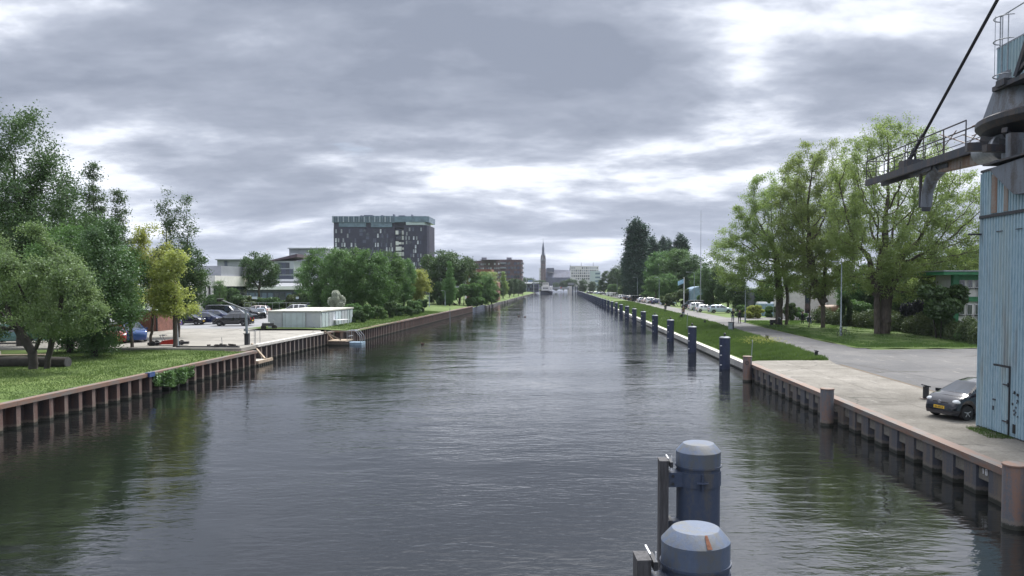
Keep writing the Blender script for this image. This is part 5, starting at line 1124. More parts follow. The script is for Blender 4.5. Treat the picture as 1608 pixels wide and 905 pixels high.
# middle left
MA = E3(31, [(0, 0, 6.6, 3.2, 3.1, 5.1), (.6, 0, 3.3, 2.8, 2.6, 2.6)], [[(0, 0, -.2), (0, 0, 3), (.2, 0, 8)]], 900, .42, .62, .24, 'mid', 24000, .135, .36, droop=.2)
MB_ = E3(32, [(0, 0, 6.8, 2.9, 2.9, 4.8), (-1.2, 0, 5, 2.2, 2.2, 3.4), (1.6, 0, 5.5, 2, 2, 3)], [[(0, 0, -.2), (.1, 0, 3), (-.2, 0, 7)]], 900, .42, .62, .24, 'mid', 24000, .135, .36)
MC = E3(33, [(0, 0, 8.2, 3.4, 3.4, 3.0), (-1.8, 0, 6.3, 2.4, 2.4, 2.2), (1.9, 0, 6.6, 2.4, 2.4, 2.0)], [[(0, 0, -.2), (0, 0, 4), (.3, 0, 7)], [(0, 0, 4), (-1.2, 0, 6)]], 700, .42, .62, .24, 'dark', 15000, .15, .36)
PO = E3(34, [(0, 0, 6, 1.9, 1.9, 5.5), (0, 0, 13, 1.6, 1.6, 6.2), (0, 0, 3, 1.5, 1.5, 2.6)], [[(0, 0, -.2), (0, 0, 8), (0, 0, 16)]], 900, .55, .75, .3, 'poplar', 34000, .2, .5, trop=(0, 0, .7), gap=-9)
def T(p, px, Y, py_top, lab, hgt, ws=1.0, rz=0, mat=None, z=1.1, group=None, base=1.1):
    s_ = (wz(py_top, Y) - z)/hgt; return place_tree(p, wx(px, Y), Y, z, lab, s=s_*ws, sz=s_, rz=rz, mat=mat, group=group)
T(MA, 503, 119, 386, 'bushy green tree at the left end of the row behind the garage block', 12.2, .95, .4, z=1.5)
T(MB_, 532, 112, 385, 'green tree directly behind the white blossoming shrub', 12.0, .9, 1.3, z=1.5)
T(MA, 556, 118, 386, 'green tree in the row under the left edge of the hotel', 12.2, .9, 2.1, z=1.5)
T(MB_, 585, 113, 388, 'dense green tree standing before the middle of the hotel', 12.0, .95, 3.1, z=1.5)
T(MA, 612, 126, 391, 'green tree before the white balconies of the hotel', 12.2, .9, 4.0, z=1.5)
T(MB_, 634, 138, 403, 'smaller green tree at the right end of the row, beside the yellow tree', 12.0, .85, 5.0, z=1.5)
YB = bush_mesh(41, [(0, 0, 2.2, 1.7, 1.7, 2.2)], 16000, .10, 'yellow'); place_tree(E3(35, [(0, 0, 4.6, 2.3, 2.3, 3.0), (0, 0, 2.6, 2, 2, 1.6)], [[(0, 0, -.2), (0, 0, 4)]], 600, .35, .5, .18, 'yellow', 18000, .11, .32), wx(655, 143), 143, 1.5, 'bright yellow green rounded tree between the hotel row and the lamp posts', s=1.02)
T(MC, 697, 190, 394, 'tall dark tree right of the hotel', 11.3, 1.25, .3)
T(MC, 722, 200, 400, 'dark tree just right of the tall dark one by the hotel', 11.3, 1.1, 2.3)
T(MA, 690, 196, 420, 'dense tree filling in below the tall dark tree by the hotel', 12.2, 1.2, 3, mat='dark')
T(SPd, 706, 174, 413, 'narrow upright green tree before the tall dark trees', 15.2, 1.1, 1, mat='mid')
T(MA, 757, 209, 425, 'green tree overhanging the water where the rusty wall ends', 12.2, 1.35, 1, mat='mid', z=.6)
T(MA, 772, 224, 443, 'lower green tree overhanging the water just beyond the end of the rusty wall', 12.2, 1.4, 2.5, mat='mid', z=.6)
T(YT, 764, 240, 417, 'thin olive tree top showing above the red brick house', 9.6, 2.0, 2.5, mat='lime')
T(SPd, 790, 300, 428, 'pale yellow green upright tree before the brick apartment block', 15.2, 1.5, 1, mat='lime')
for i, (px, Y, pt) in enumerate(((782, 280, 441), (800, 330, 438), (807, 360, 436), (814, 390, 437), (821, 430, 441))): T(MB_, px, Y, pt, ['green tree low on the bank below the apartment block', 'green tree under the middle of the apartment block', 'green tree right of centre below the apartment block', 'green tree under the right end of the apartment block', 'small green tree at the left side of the far blue control house'][i], 12, 1.0, i, mat='far')
T(MC, 407, 150, 397, 'dark rounded tree standing clear above the car park', 11.3, .95, .8, z=1.3)
T(YT, 476, 140, 405, 'thin pale tree right of the dark rounded one', 9.6, 1.1, .8, z=1.4, mat='mid')
T(YT, 345, 128, 430, 'thin small leaved tree beside the beige office', 9.6, 1.1, .8, z=1.4, mat='mid')
# bushes
for i, (X, Y, h_) in enumerate(((58, 66, 11), (70, 74, 13), (66, 92, 12), (52, 88, 12), (84, 60, 14), (92, 85, 13), (74, 40, 12), (80, 22, 13), (100, 110, 15), (76, 118, 14), (90, 140, 15))): place_tree((MA, MB_)[i % 2], X, Y, 1.1, 'green tree standing %s behind the blue tower' % ['first', 'second', 'third', 'fourth', 'fifth', 'sixth', 'seventh', 'eighth', 'ninth', 'tenth', 'eleventh'][i], s=h_/12, rz=i, mat=('mid', 'dark')[i % 2], group='trees beyond the asphalt yard')
for i, (X, Y, h_) in enumerate(((-58, 52, 12), (-64, 66, 15), (-75, 60, 14), (-60, 84, 14), (-80, 80, 15), (-98, 96, 16), (-110, 120, 16))): place_tree((MB_, MA)[i % 2], X, Y, 1.1, 'green tree hidden %s beyond the left edge trees' % ['first', 'second', 'third', 'fourth', 'fifth', 'sixth', 'seventh'][i], s=h_/12, rz=i, mat=('dark', 'mid')[i % 2], group='trees beyond the left edge')
B1 = bush_mesh(51, [(0, 0, 1.3, 1.7, 1.5, 1.4), (1.2, .2, .9, 1.1, 1.1, 1.0)], 9000, .10, 'mid'); B2 = bush_mesh(52, [(0, 0, 1.6, 1.5, 1.5, 1.7)], 9000, .10, 'dark'); B3 = bush_mesh(53, [(0, 0, 1.1, 2.2, 1.6, 1.2), (-1.5, 0, .8, 1.3, 1.2, .9)], 9000, .11, 'mid')
place_bush(B2, wx(529, 105), 105, 1.5, 'white blossoming shrub beside the garage block', (.95, .95, 1.35), name='flowering_shrub', cat='shrub', mat='blossom')
bl = [(B1, 563, 96, 482, 'dark green bush at the right end of the garage block', 'dark'), (B2, 578, 102, 478, 'dense bush two along from the garage block', 'mid'), (B1, 594, 106, 476, 'leafy bush below the middle of the hotel row', 'mid'), (B2, 612, 110, 474, 'dark bush below the right half of the hotel row', 'dark'), (B3, 632, 117, 472, 'broad dark bush below the small tree of the hotel row', 'dark'), (B1, 650, 125, 466, 'green bush below the bright yellow green tree', 'mid'), (B2, 664, 132, 470, 'last dark bush before the two bank lamp posts', 'dark'), (B1, 553, 103, 470, 'tall shrub hiding the corner of the garage block', 'mid')]
for p, px, Y, pt, lb, mt in bl: h_ = (wz(pt, Y)-1.5)/3.0; place_bush(p, wx(px, Y), Y, 1.5, lb, (h_*1.05, h_, h_), px, mat=mt, group='bushes along the grass bank')
place_bush(B3, wx(728, 186), 186, 1.3, 'bright green bush behind the end of the rusty wall', (2.6, 2, 2.4), mat='mid')
place_bush(B2, wx(693, 185), 185, 1.3, 'dark low bush between the two bank lamp posts', (2.4, 2, 2.0), mat='dark')
for i, px in enumerate((352, 372, 392, 418, 440, 462, 482)): place_bush((B3, B1)[i % 2], wx(px, 134), 134, 1.2, ['first', 'second', 'third', 'fourth', 'fifth', 'sixth', 'seventh'][i] + ' dark shrub from the left in the hedge row behind the car park', (1.5, 1.2, (2.0, 1.5, 1.35, 1.2, 1.3, 1.5, 1.7)[i]), i, group='shrub row behind the car park', mat=('dark', 'dark', 'hedge')[i % 3])
# right side backdrop
pl = [(999, 318, 343, 1.35, 'tallest dark poplar on the right bank'), (990, 345, 385, 1.5, 'shorter dark poplar hugging the left side of the tallest one'), (1022, 345, 371, 1.25, 'dark poplar just right of the tallest one'), (1041, 380, 371, .8, 'left one of the pair of thin poplar tips'), (1050, 385, 374, .8, 'right one of the pair of thin poplar tips'), (1069, 350, 367, 1.15, 'dark poplar left of the tall antenna mast')]
for i, (px, Y, pt, ws, lb) in enumerate(pl): T(PO, px, Y, pt, lb, 19.6, ws, i*1.1, group='poplars on the right bank')
rt = [(MA, 1040, 262, 392, 1.25, 'olive green tree beneath the pair of poplar tips', 'mid'), (MB_, 1065, 250, 387, 1.2, 'green tree left of the antenna mast', 'mid'), (MA, 1088, 240, 398, 1.25, 'green tree standing behind the antenna mast', 'dark'), (MC, 1030, 232, 434, 1.4, 'light green low tree beside the far lamp post', 'mid'), (MB_, 1050, 236, 428, 1.3, 'rounded green tree left of the flagpole', 'mid'),
      (MA, 1120, 176, 408, 1.1, 'dark green tree right of the antenna mast', 'dark'), (MB_, 1143, 165, 425, 1.2, 'dark green tree above the light blue silver estate', 'dark'), (MA, 1158, 150, 436, 1.2, 'dark tree above the two walkers', 'dark'), (MB_, 1105, 205, 420, 1.3, 'green tree above the round topped shed', 'mid'),
      (MA, 945, 470, 440, 1.4, 'far dark green tree at the road end near the bridge', 'far'), (MB_, 957, 420, 424, 1.3, 'far rounded tree left of the poplars', 'far'), (MA, 972, 400, 415, 1.3, 'far broad tree beside the poplars', 'far'), (MC, 985, 370, 420, 1.4, 'far green tree at the foot of the poplars', 'far'), (MB_, 962, 375, 445, 1.6, 'light green willow above the two white vans', 'mid'), (MA, 978, 350, 448, 1.6, 'grey green tree right of the two white vans', 'pale'), (MB_, 930, 500, 441, 1.3, 'far tree below the pale blue block', 'far'), (MA, 915, 540, 438, 1.3, 'far tree below the white apartment block', 'far'), (MC, 897, 680, 438, 1.5, 'far tree below the church nave', 'far'), (MB_, 885, 720, 440, 1.5, 'olive far tree below the church', 'far'), (MA, 873, 740, 443, 1.5, 'dark far tree behind the far water', 'far'),
      (MB_, 850, 760, 439, 1.6, 'olive far tree left of the church foot', 'far'), (MA, 838, 740, 438, 1.6, 'far tree behind the blue control house', 'far'), (MC, 828, 700, 436, 1.6, 'far tree over the roof of the control house', 'far'),
      (MA, 1205, 148, 432, 1.2, 'tree behind the grey workshop', 'mid'), (MB_, 1250, 140, 428, 1.2, 'tree behind the white shed, left', 'dark'), (MA, 1290, 142, 425, 1.2, 'tree behind the white shed, centre', 'mid'), (MB_, 1335, 112, 425, 1.1, 'bright green tree at the right end of the white shed', 'mid'), (MA, 1365, 112, 410, 1.2, 'tree between the two right big trunks and the garden', 'dark'),
      (MA, 1410, 104, 400, 1.3, 'garden tree behind the purple bush', 'mid'), (MB_, 1455, 98, 392, 1.3, 'garden tree left of the green and white house', 'dark'), (MA, 1490, 104, 390, 1.3, 'garden tree over the left end of the green and white house', 'mid'), (MB_, 1525, 100, 384, 1.3, 'garden tree rising behind the green and white house', 'dark'), (MA, 1548, 92, 400, 1.2, 'garden tree right behind the green and white house', 'mid')]
for i, (p, px, Y, pt, ws, lb, mt) in enumerate(rt): T(p, px, Y, pt, lb, 12.2 if p is MA else 12.0 if p is MB_ else 11.3, ws, i*.9, mat=mt)
place_bush(bush_mesh(55, [(0, 0, 1.7, 2.2, 2.0, 1.9), (1.3, 0, 1.2, 1.4, 1.4, 1.4)], 20000, .085, 'purple'), wx(1436, 82), 82, 1.1, 'dark purple rounded bush behind the right hedge', (1.05, 1, 1.12))
rb = [(B2, 1478, 70.5, 'tall leafy shrub hiding the left side of the green and white house', 'dark', 1.75), (B1, 1250, 113, 'green shrub before the left part of the white shed', 'mid', .8), (B3, 1290, 112, 'green shrub before the middle of the white shed', 'mid', .65), (B1, 1345, 100, 'light green bush behind the rightmost big trunk', 'mid', 1.35), (B3, 1215, 122, 'yellowish bush in front of the container, right', 'mid', .8), (B1, 1185, 118, 'yellow green shrub left of the blue grey container', 'yellow', .9), (B3, 1172, 122, 'rounded green shrub beside the second lamp post', 'mid', .9), (B2, 1483, 74, 'leafy bush against the green and white house', 'mid', .85), (B1, 1530, 66.5, 'small green bush below the green and white house', 'mid', .75), (B2, 1240, 108, 'pale hazel shrub behind the leftmost big trunk', 'hedge', .9), (B3, 1068, 190, 'brownish rounded shrub at the flagpole', 'hedge', 1.9), (B1, 1105, 180, 'light shrub behind the black van', 'mid', 1.3), (B3, 1020, 250, 'low bush along the far car row', 'mid', 1.6)]
for p, px, Y, lb, mt, s_ in rb: place_bush(p, wx(px, Y), Y, 1.05, lb, (s_, s_, s_), px, mat=mt)
e = empty('ivy_tree_stump', (wx(1328, 92), 92, 1.1), 0, 'ivy clad dark stump bush right of the middle big trunk', 'bush'); c = link('foliage', B2[0], e, scale=(.6, .6, 1.35)); c.material_slots[0].link = 'OBJECT'; c.material_slots[0].material = LF['dark']; link('stem', B2[1], e)
# hedge along the back of the lawn
def hedge(path, w, h, n, lsize, leaf, label, seed):
    g_ = np.random.default_rng(seed); P = np.array(path, float); seg = np.linalg.norm(np.diff(P, axis=0), axis=1); cum = np.r_[0, np.cumsum(seg)]
    u = g_.uniform(0, cum[-1], n); x = np.interp(u, cum, P[:, 0]); y = np.interp(u, cum, P[:, 1]); hh = h*(1+.16*np.sin(u*1.1)+.10*np.sin(u*2.9+1)+.06*np.sin(u*6.1))
    a = g_.uniform(0, np.pi, n); rr = 1-.25*np.abs(g_.normal(size=n)); d = (P[-1]-P[0]); d /= np.linalg.norm(d); nx, ny = -d[1], d[0]
    off = np.cos(a)*w/2*rr*(1+.2*np.sin(u*2.3)); z = np.sin(a)**.45*hh*rr; k = g_.uniform(0, 1, n) < .35; z = np.where(k, z*g_.uniform(.1, 1, n), z)
    C = np.c_[x+nx*off, y+ny*off, np.maximum(z, .03)]
    out = np.c_[nx*np.cos(a), ny*np.cos(a), np.sin(a)]
    e = empty('hedge', (0, 0, 1.05), 0, label, 'hedge'); link('foliage', leaf_mesh('foliage', C, lsize, LF[leaf], g_, out=out), e)
    mb = MB()
    for i in range(len(path)-1): mb.bar((*path[i], .3), (*path[i+1], .3), .3, .9)
    for i in range(int(cum[-1])): xx, yy = float(np.interp(i, cum, P[:, 0])), float(np.interp(i, cum, P[:, 1])); mb.tube((xx, yy, -.1), (xx+.2, yy, h*.8), .04, .02, 4)
    mb.build('woody_core', M['barkdark'], e); return e
hedge([(34.4, 101), (36.2, 90), (37, 81), (36.8, 73)], 2.2, 2.0, 34000, .085, 'hedge', 'left stretch of the hedge behind the big trunks', 61)
hedge([(36.7, 72.9), (36.2, 68), (35.6, 63.6), (42, 62.6)], 2.2, 2.0, 34000, .08, 'hedge', 'brownish right stretch of the hedge ending beside the blue tower', 62)
hedge([(-27.5, 134), (-23.5, 150), (-27, 170)], 2.6, 1.8, 12000, .12, 'dark', 'low undergrowth at the back of the rusty wall bank', 63) if False else None
# ivy on the left wall
g_ = np.random.default_rng(9); n = 5200; y = 42.8 + 4.6*g_.beta(2, 1.6, n); z = 1.2 - 1.1*g_.beta(1.4, 1.3, n)*(1-.35*np.abs(y-45)/2.3); x = -23.5 + .30*g_.uniform(0, 1, n)**1.5 + .1*np.sin(y*4)
tag(link('wall_creeper', leaf_mesh('wall_creeper', np.c_[x, y, z], .07, LF['mid'], g_, out=np.tile([1., 0, .3], (n, 1)))), 'green creeper hanging over the left sheet pile wall', 'creeper')
# grass
blades('grass_blades', 60000, [[(-36, 33), (-23.9, 33), (-23.9, 57.4), (-38, 57.4)]], zl, .085, 'short mown grass on the left lawn', 1, w=.010)
blades('grass_blades', 110000, [[(14.0, 51.3), (18.3, 51.3), (20.8, 107), (14.0, 107)]], zb, .30, 'long green grass on the bank behind the mooring posts', 2, w=.014)
blades('grass_blades', 30000, [[(14.0, 107), (21, 107), (22.3, 240), (14.0, 240)]], zb, .30, 'long grass on the far stretch of the right bank', 3, w=.02)
blades('grass_blades', 70000, [[(24.3, 61.5), (36, 61.5), (36.5, 82), (24.5, 82)], [(24.5, 82), (36.5, 82), (36, 106), (25.8, 106)]], lambda x, y: 1.18+0*x, .16, 'grass on the lawn under the three big trees', 4, w=.014)
blades('grass_blades', 40000, [[(-32, 84), (-22.3, 81), (-21.4, 140), (-30, 140)]], lambda x, y: 1.36 + .25*np.clip((-22 - x)/6, 0, 1), .12, 'grass on the bank above the long rusty wall', 5, w=.014)
blades('weed_tuft', 1500, [[(14.3, 25.0), (15.1, 24.8), (15.1, 26.7), (14.5, 26.9)]], lambda x, y: QZ+0*x, .13, 'weeds growing from the quay at the foot of the blue tower', 6, w=.007)
g_ = np.random.default_rng(19); n = 900; C = np.c_[g_.normal(17.6, .9, n), g_.normal(65.5, 1.2, n), g_.uniform(1.2, 1.75, n)]
tag(link('yellow_wildflowers', leaf_mesh('yellow_wildflowers', C, .045, LF['yellow'], g_)), 'patch of yellow wild flowers in the bank grass', 'flowers', kind='stuff')

# ================================================================ STREET FURNITURE
def lamp_post(px, Y, pt, label, head=1.0, z=1.1, side=1):
    h = wz(pt, Y)-z; e = empty('street_lamp', (wx(px, Y), Y, z), 0, label, 'street lamp', 'street lamps')
    mb = MB(); mb.lathe([(.11, 0), (.11, 1.1), (.075, 1.15), (.05, h-.3)], n=10); mb.build('pole', M['pole'], e, smooth=True)
    mb = MB(); mb.path([(0, 0, h-.32), (-.05*side, 0, h-.08), (-.3*side, 0, h+.04), (-head*side, 0, h+.08)], .035, 6); mb.build('arm', M['pole'], e)
    mb = MB(); mb.box((-(head+.18)*side, 0, h+.06), (.55, .22, .12)); mb.build('lamp_head', M['steel'], e); return e
lamp_post(1321, 74, 412, 'grey street lamp with a bicycle at its foot on the right lawn', .5)
lamp_post(1170.5, 105, 446, 'street lamp beside the two walkers', .6, side=1)
lamp_post(1090, 150, 428, 'street lamp before the black van', 1.2)
lamp_post(1035, 205, 436, 'street lamp before the light green low tree', .8)
lamp_post(1001, 245, 436, 'street lamp before the tallest poplar', 1.0)
lamp_post(969, 320, 438, 'street lamp beyond the poplar by the two white vans', 1.0)
lamp_post(699, 172, 457, 'short street lamp on the grass bank above the rusty wall', .5, z=1.5)
lamp_post(674, 165, 459, 'thin street lamp right of the bright yellow green tree', .3, z=1.5)
e = empty('antenna_mast', (wx(1100, 170), 170, 1.1), 0, 'very tall thin radio mast rising between the trees on the right', 'mast')
h = wz(331, 170)-1.1; mb = MB(); mb.tube((0, 0, 0), (0, 0, h*.5), .12, .09, 6); mb.tube((0, 0, h*.5), (0, 0, h), .07, .03, 5); mb.build('mast_tube', M['steel'], e)
mb = MB(); mb.tube((-.5, 0, h-2.5), (.5, 0, h-2.5), .02); mb.tube((-.3, 0, h-1), (.3, 0, h-1), .02); mb.build('antenna_arm', M['steel'], e)
Y = 165; e = empty('flagpole', (wx(1074, Y), Y, 1.1), 0, 'white flagpole beside the black van', 'flagpole'); h = wz(437, Y)-1.1
mb = MB(); mb.lathe([(.10, 0), (.07, h), (.12, h+.05), (.02, h+.12)], n=8); mb.build('pole', M['white'], e)
mb = MB(); nx = 9; g = [(-(i/8)*1.35, .12*math.sin(i*1.1), h-.15-j*.95-.55*(i/8)) for j in (0, 1) for i in range(nx)]; mb.add(g, [(i, i+1, nx+i+1, nx+i) for i in range(nx-1)]); mb.build('flag', M['tarp'], e)
def bollard(X, Y, label, h=.55, r=.12, lean=0, z=QZ):
    e = empty('quay_bollard', (X, Y, z), 0, label, 'bollard', 'black steel bollards on the right quay'); e.rotation_euler = (0, lean, 0)
    mb = MB(); mb.lathe([(r, -.02), (r, h-.09), (r*1.05, h-.05)], n=14); mb.build('post', M['dark'], e, smooth=True)
    mb = MB(); mb.box((.0, 0, h-.01), (r*2.3, r*2.3, .05), 0, 0, 0, .25); mb.build('cap_plate', M['dark'], e)
    mb = MB(); mb.box((0, 0, .01), (r*3, r*3, .03)); mb.build('foot_plate', M['rustcap'], e); return e
bollard(wx(1456.5, 33.8), 33.8, 'black slanted top bollard left of the dark grey hatchback', .60, .13)
bollard(wx(1283, 53), 53, 'black bollard where the grass meets the concrete quay', .52, .12)
bollard(wx(1205, 68), 68, 'black bollard standing in the long grass', .6, .15)
bollard(wx(1107, 100), 100, 'small dark bollard in the grass left of the litter bin', .5, .15)
e = empty('litter_bin', (wx(1148.5, 84.5), 84.5, 1.1), 0, 'grey rectangular litter bin beside the road below the two walkers', 'bin')
mb = MB(); mb.box((0, 0, .5), (.55, .5, .95)); mb.build('bin_body', M['dark'], e); mb = MB(); mb.box((-.1, -.02, .5), (.38, .5, .90)); mb.build('bin_door', M['pole'], e); mb = MB(); mb.box((0, 0, 1.0), (.6, .55, .06)); mb.build('lid', M['dark'], e)
for px, Y, pt, lb, z0 in ((1181, 56, 536, 'thin grey marker post in the grass behind the farthest steel pile', 1.0), (1079, 92, 492, 'thin white marker pole leaning in the bank grass', .9)):
    e = empty('marker_pole', (wx(px, Y), Y, z0), 0, lb, 'pole'); mb = MB(); mb.tube((0, 0, 0), (.06, 0, wz(pt, Y)-z0), .035, .03, 6); mb.build('pole', M['pole'], e)
    mb = MB(); mb.box((.06, 0, wz(pt, Y)-z0+.02), (.09, .09, .05)); mb.build('pole_cap', M['steel'], e)
def bicycle(X, Y, z, rz, label):
    e = empty('bicycle', (X, Y, z), rz, label, 'bicycle')
    for x in (-.52, .52):
        mb = MB(); pts = [(x+.34*math.cos(a), 0, .35+.34*math.sin(a)) for a in np.linspace(0, 2*math.pi, 19)]; mb.path(pts, .022, 5)
        w_ = mb.build('wheel', M['black'], e); mb = MB()
        for q in range(8): mb.tube((x, 0, .35), (x+.33*math.cos(q*.785), 0, .35+.33*math.sin(q*.785)), .004, n=3)
        mb.build('spoke', M['steel'], w_)
    mb = MB(); mb.path([(-.52, 0, .35), (-.12, 0, .32), (.36, 0, .82), (-.24, 0, .78), (-.12, 0, .32)], .022, 6); mb.path([(-.24, 0, .78), (-.52, 0, .35)], .015, 6); mb.path([(.36, 0, .92), (.38, 0, .78), (.52, 0, .35)], .02, 6); mb.build('frame', M['dark'], e)
    mb = MB(); mb.box((-.26, 0, .96), (.26, .15, .07)); mb.tube((-.24, 0, .76), (-.26, 0, .94), .015); mb.build('saddle', M['black'], e)
    mb = MB(); mb.path([(.25, -.28, 1.0), (.36, -.1, 1.02), (.36, .1, 1.02), (.25, .28, 1.0)], .016, 6); mb.tube((.36, 0, .9), (.36, 0, 1.02), .018); mb.build('handlebar', M['steel'], e); return e
bicycle(wx(1325, 73.6), 73.6, 1.12, .5, 'dark bicycle leaning against the lamp post on the right lawn')
def scooter(X, Y, z, rz, label):
    e = empty('motor_scooter', (X, Y, z), rz, label, 'scooter')
    for x in (-.62, .62):
        mb = MB(); mb.lathe([(.12, -.06), (.24, -.07), (.26, 0), (.24, .07), (.12, .06)], (0, 0, 0), n=16, axis='Y'); mb.build('wheel', M['black'], e, loc=(x, 0, .26))
    mb = MB(); mb.prism([(-.85, -.14), (-.1, -.16), (-.1, .16), (-.85, .14)], .38, .66); mb.box((.1, 0, .30), (.6, .3, .10)); mb.bar((.38, 0, .30), (.50, 0, .98), .34, .10); mb.build('body', M['dark'], e)
    mb = MB(); mb.box((-.45, 0, .72), (.75, .26, .12)); mb.build('seat', M['black'], e)
    mb = MB(); mb.tube((.50, -.32, 1.05), (.50, .32, 1.05), .02); mb.tube((.62, 0, .26), (.48, 0, 1.05), .03); mb.build('handlebar', M['steel'], e)
    mb = MB(); mb.box((.58, 0, .92), (.06, .16, .14)); mb.build('headlight', M['lamp'], e); return e
scooter(wx(1219, 94.5), 94.5, 1.15, .3, 'black scooter parked on the grass at the leftmost big trunk')

# ================================================================ PEOPLE
def skin_mesh(name, joints, edges, mat, parent, sub=1):
    me = bpy.data.meshes.new(name); me.from_pydata([j[:3] for j in joints], edges, []); me.materials.append(mat); o = bpy.data.objects.new(name, me); col.objects.link(o); o.parent = parent
    o.modifiers.new('skin', 'SKIN'); s_ = o.modifiers.new('subd', 'SUBSURF'); s_.levels = s_.render_levels = sub
    for v, j in zip(me.skin_vertices[0].data, joints): v.radius = (j[3], j[3] if len(j) < 5 else j[4])
    me.skin_vertices[0].data[0].use_root = True; o.modifiers['skin'].use_smooth_shade = True
    return o
def dressed(coat, legs):
    key = 'dressed_%s_%s' % (coat, legs)
    if key in M: return M[key]
    m, nt, b = newmat(key); b.inputs['Roughness'].default_value = .85
    tc = nt.nodes.new('ShaderNodeTexCoord'); sp = nt.nodes.new('ShaderNodeSeparateXYZ'); nt.links.new(tc.outputs['Object'], sp.inputs[0])
    def gt(o, v):
        k = nt.nodes.new('ShaderNodeMath'); k.operation = 'GREATER_THAN'; nt.links.new(o, k.inputs[0]); k.inputs[1].default_value = v; return k.outputs[0]
    get = lambda n_: tuple(M[n_].node_tree.nodes['Principled BSDF'].inputs['Base Color'].default_value)
    c = cmix(nt, gt(sp.outputs[2], .92), get(legs), get(coat)); c = cmix(nt, gt(sp.outputs[2], 1.53), c, get('skin')); nt.links.new(c, b.inputs['Base Color']); M[key] = m; return m
def person(X, Y, z, rz, label, coat='clothdark', legs='clothdark', stride=.22, s=1.0, seated=False):
    e = empty('person', (X, Y, z), rz, label, 'person'); e.scale = (s, s, s)
    # x = forward, y = left; z up
    d = stride
    if seated: hip = .45; kn = [(.42, .1, .48), (.42, -.1, .48)]; an = [(.46, .1, .08), (.44, -.1, .08)]; toe = [(.60, .1, .03), (.58, -.1, .03)]
    else: hip = .92; kn = [(d*.75, .10, .50), (-d*.25, -.10, .49)]; an = [(d*.85, .10, .09), (-d*1.15, -.10, .14)]; toe = [(d*.85+.18, .10, .03), (-d*1.15+.16, -.10, .04)]
    o = hip-.92
    J = [(0, 0, .95+o, .13, .10), (0, 0, 1.15+o, .12, .10), (.01, 0, 1.38+o, .16, .10), (.01, 0, 1.50+o, .06), (.03, 0, 1.62+o, .095, .10), (.03, 0, 1.70+o, .115, .115), (.02, 0, 1.77+o, .085, .085)]
    Ed = [(0, 1), (1, 2), (2, 3), (3, 4), (4, 5), (5, 6)]
    for i, sgn in ((0, 1), (1, -1)):
        b = len(J); J += [(0, .10*sgn, .88+o, .085), (*kn[i], .055), (*an[i], .035), (*toe[i], .03)]; Ed += [(0, b), (b, b+1), (b+1, b+2), (b+2, b+3)]
        sw = -d*.8 if sgn > 0 else d*.8
        b = len(J); hx, hy, hz = .08+sw, .25*sgn, .84+o
        J += [(0, .19*sgn, 1.40+o, .05), (sw*.4-.02, .23*sgn, 1.12+o, .038), (hx, hy, hz, .022), (hx+.03, hy, hz-.07, .028, .014)]; Ed += [(2, b), (b, b+1), (b+1, b+2), (b+2, b+3)]
        for q in range(4): J.append((hx+.01+.022*q, hy-.012*sgn, hz-.165+.006*abs(q-1.5), .0085)); Ed.append((b+3, len(J)-1))
        J.append((hx+.085, hy-.01*sgn, hz-.085, .009)); Ed.append((b+3, len(J)-1))
    skin_mesh('body', J, Ed, dressed(coat, legs), e)
    a = 6; JJ = [(0, 0, .90+o, .155, .13), (0, 0, 1.15+o, .145, .125), (.01, 0, 1.38+o, .185, .125), (.01, 0, 1.49+o, .075)]; EE = [(0, 1), (1, 2), (2, 3)]
    for i, sgn in ((0, 1), (1, -1)):
        sw = -d*.8 if sgn > 0 else d*.8; b = len(JJ); JJ += [(0, .20*sgn, 1.40+o, .066), (sw*.4-.02, .235*sgn, 1.12+o, .055), (.075+sw, .25*sgn, .87+o, .038)]; EE += [(2, b), (b, b+1), (b+1, b+2)]
    skin_mesh('jacket', JJ, EE, M[coat], e)
    JJ = [(0, 0, .95+o, .14, .12)]; EE = []
    for i, sgn in ((0, 1), (1, -1)): b = len(JJ); JJ += [(0, .10*sgn, .86+o, .098), (*kn[i], .07), (*an[i], .052)]; EE += [(0, b), (b, b+1), (b+1, b+2)]
    skin_mesh('trousers', JJ, EE, M[legs], e)
    for i in (0, 1): mb = MB(); t = Vector(toe[i]); k = Vector(an[i]); mb.bar((k.x-.05, k.y, t.z+.02), (t.x+.06, t.y, t.z+.01), .09, .07); mb.build('shoe', M['black'], e)
    mb = MB(); mb.lathe([(.07, -.10), (.098, -.05), (.108, .02), (.095, .085), (.04, .125)], (0, 0, 0), n=14); mb.build('hair', M['hair'], e, smooth=True, loc=(-.012, 0, 1.71+o))
    mb = MB(); mb.bar((.115, 0, 1.66+o), (.135, 0, 1.635+o), .02, .03); mb.build('nose', M['skin'], e)
    for sgn in (-1, 1): mb = MB(); mb.box((.112, .03*sgn, 1.672+o), (.012, .022, .012)); mb.build('eye', M['black'], e)
    mb = MB(); mb.box((.113, 0, 1.595+o), (.01, .045, .009)); mb.build('mouth', M['redpaint'], e)
    return e
person(wx(1151, 104.7), 104.7, 1.1, R(-100), 'left one of the two walkers in dark coats near the street lamp', 'clothdark', 'clothblue', .20, 1.05)
person(wx(1161.5, 102.5), 102.5, 1.1, R(-95), 'right one of the two walkers in dark coats near the street lamp', 'clothdark', 'clothdark', .26, .98)
person(wx(1045, 143), 143, 1.1, R(-90), 'person in dark clothes walking alone on the road before the silver blue saloon', 'clothdark', 'clothdark', .2, .95)
person(wx(1073, 119), 119, 1.1, R(-90), 'person in brown coat with a dark dog on the road', 'clothbrown', 'clothblue', .22, 1.0)
person(wx(1260.5, 98), 98, 1.12, R(-60), 'person in black standing on the grass between the two left big trees', 'clothdark', 'clothdark', .06, .95)
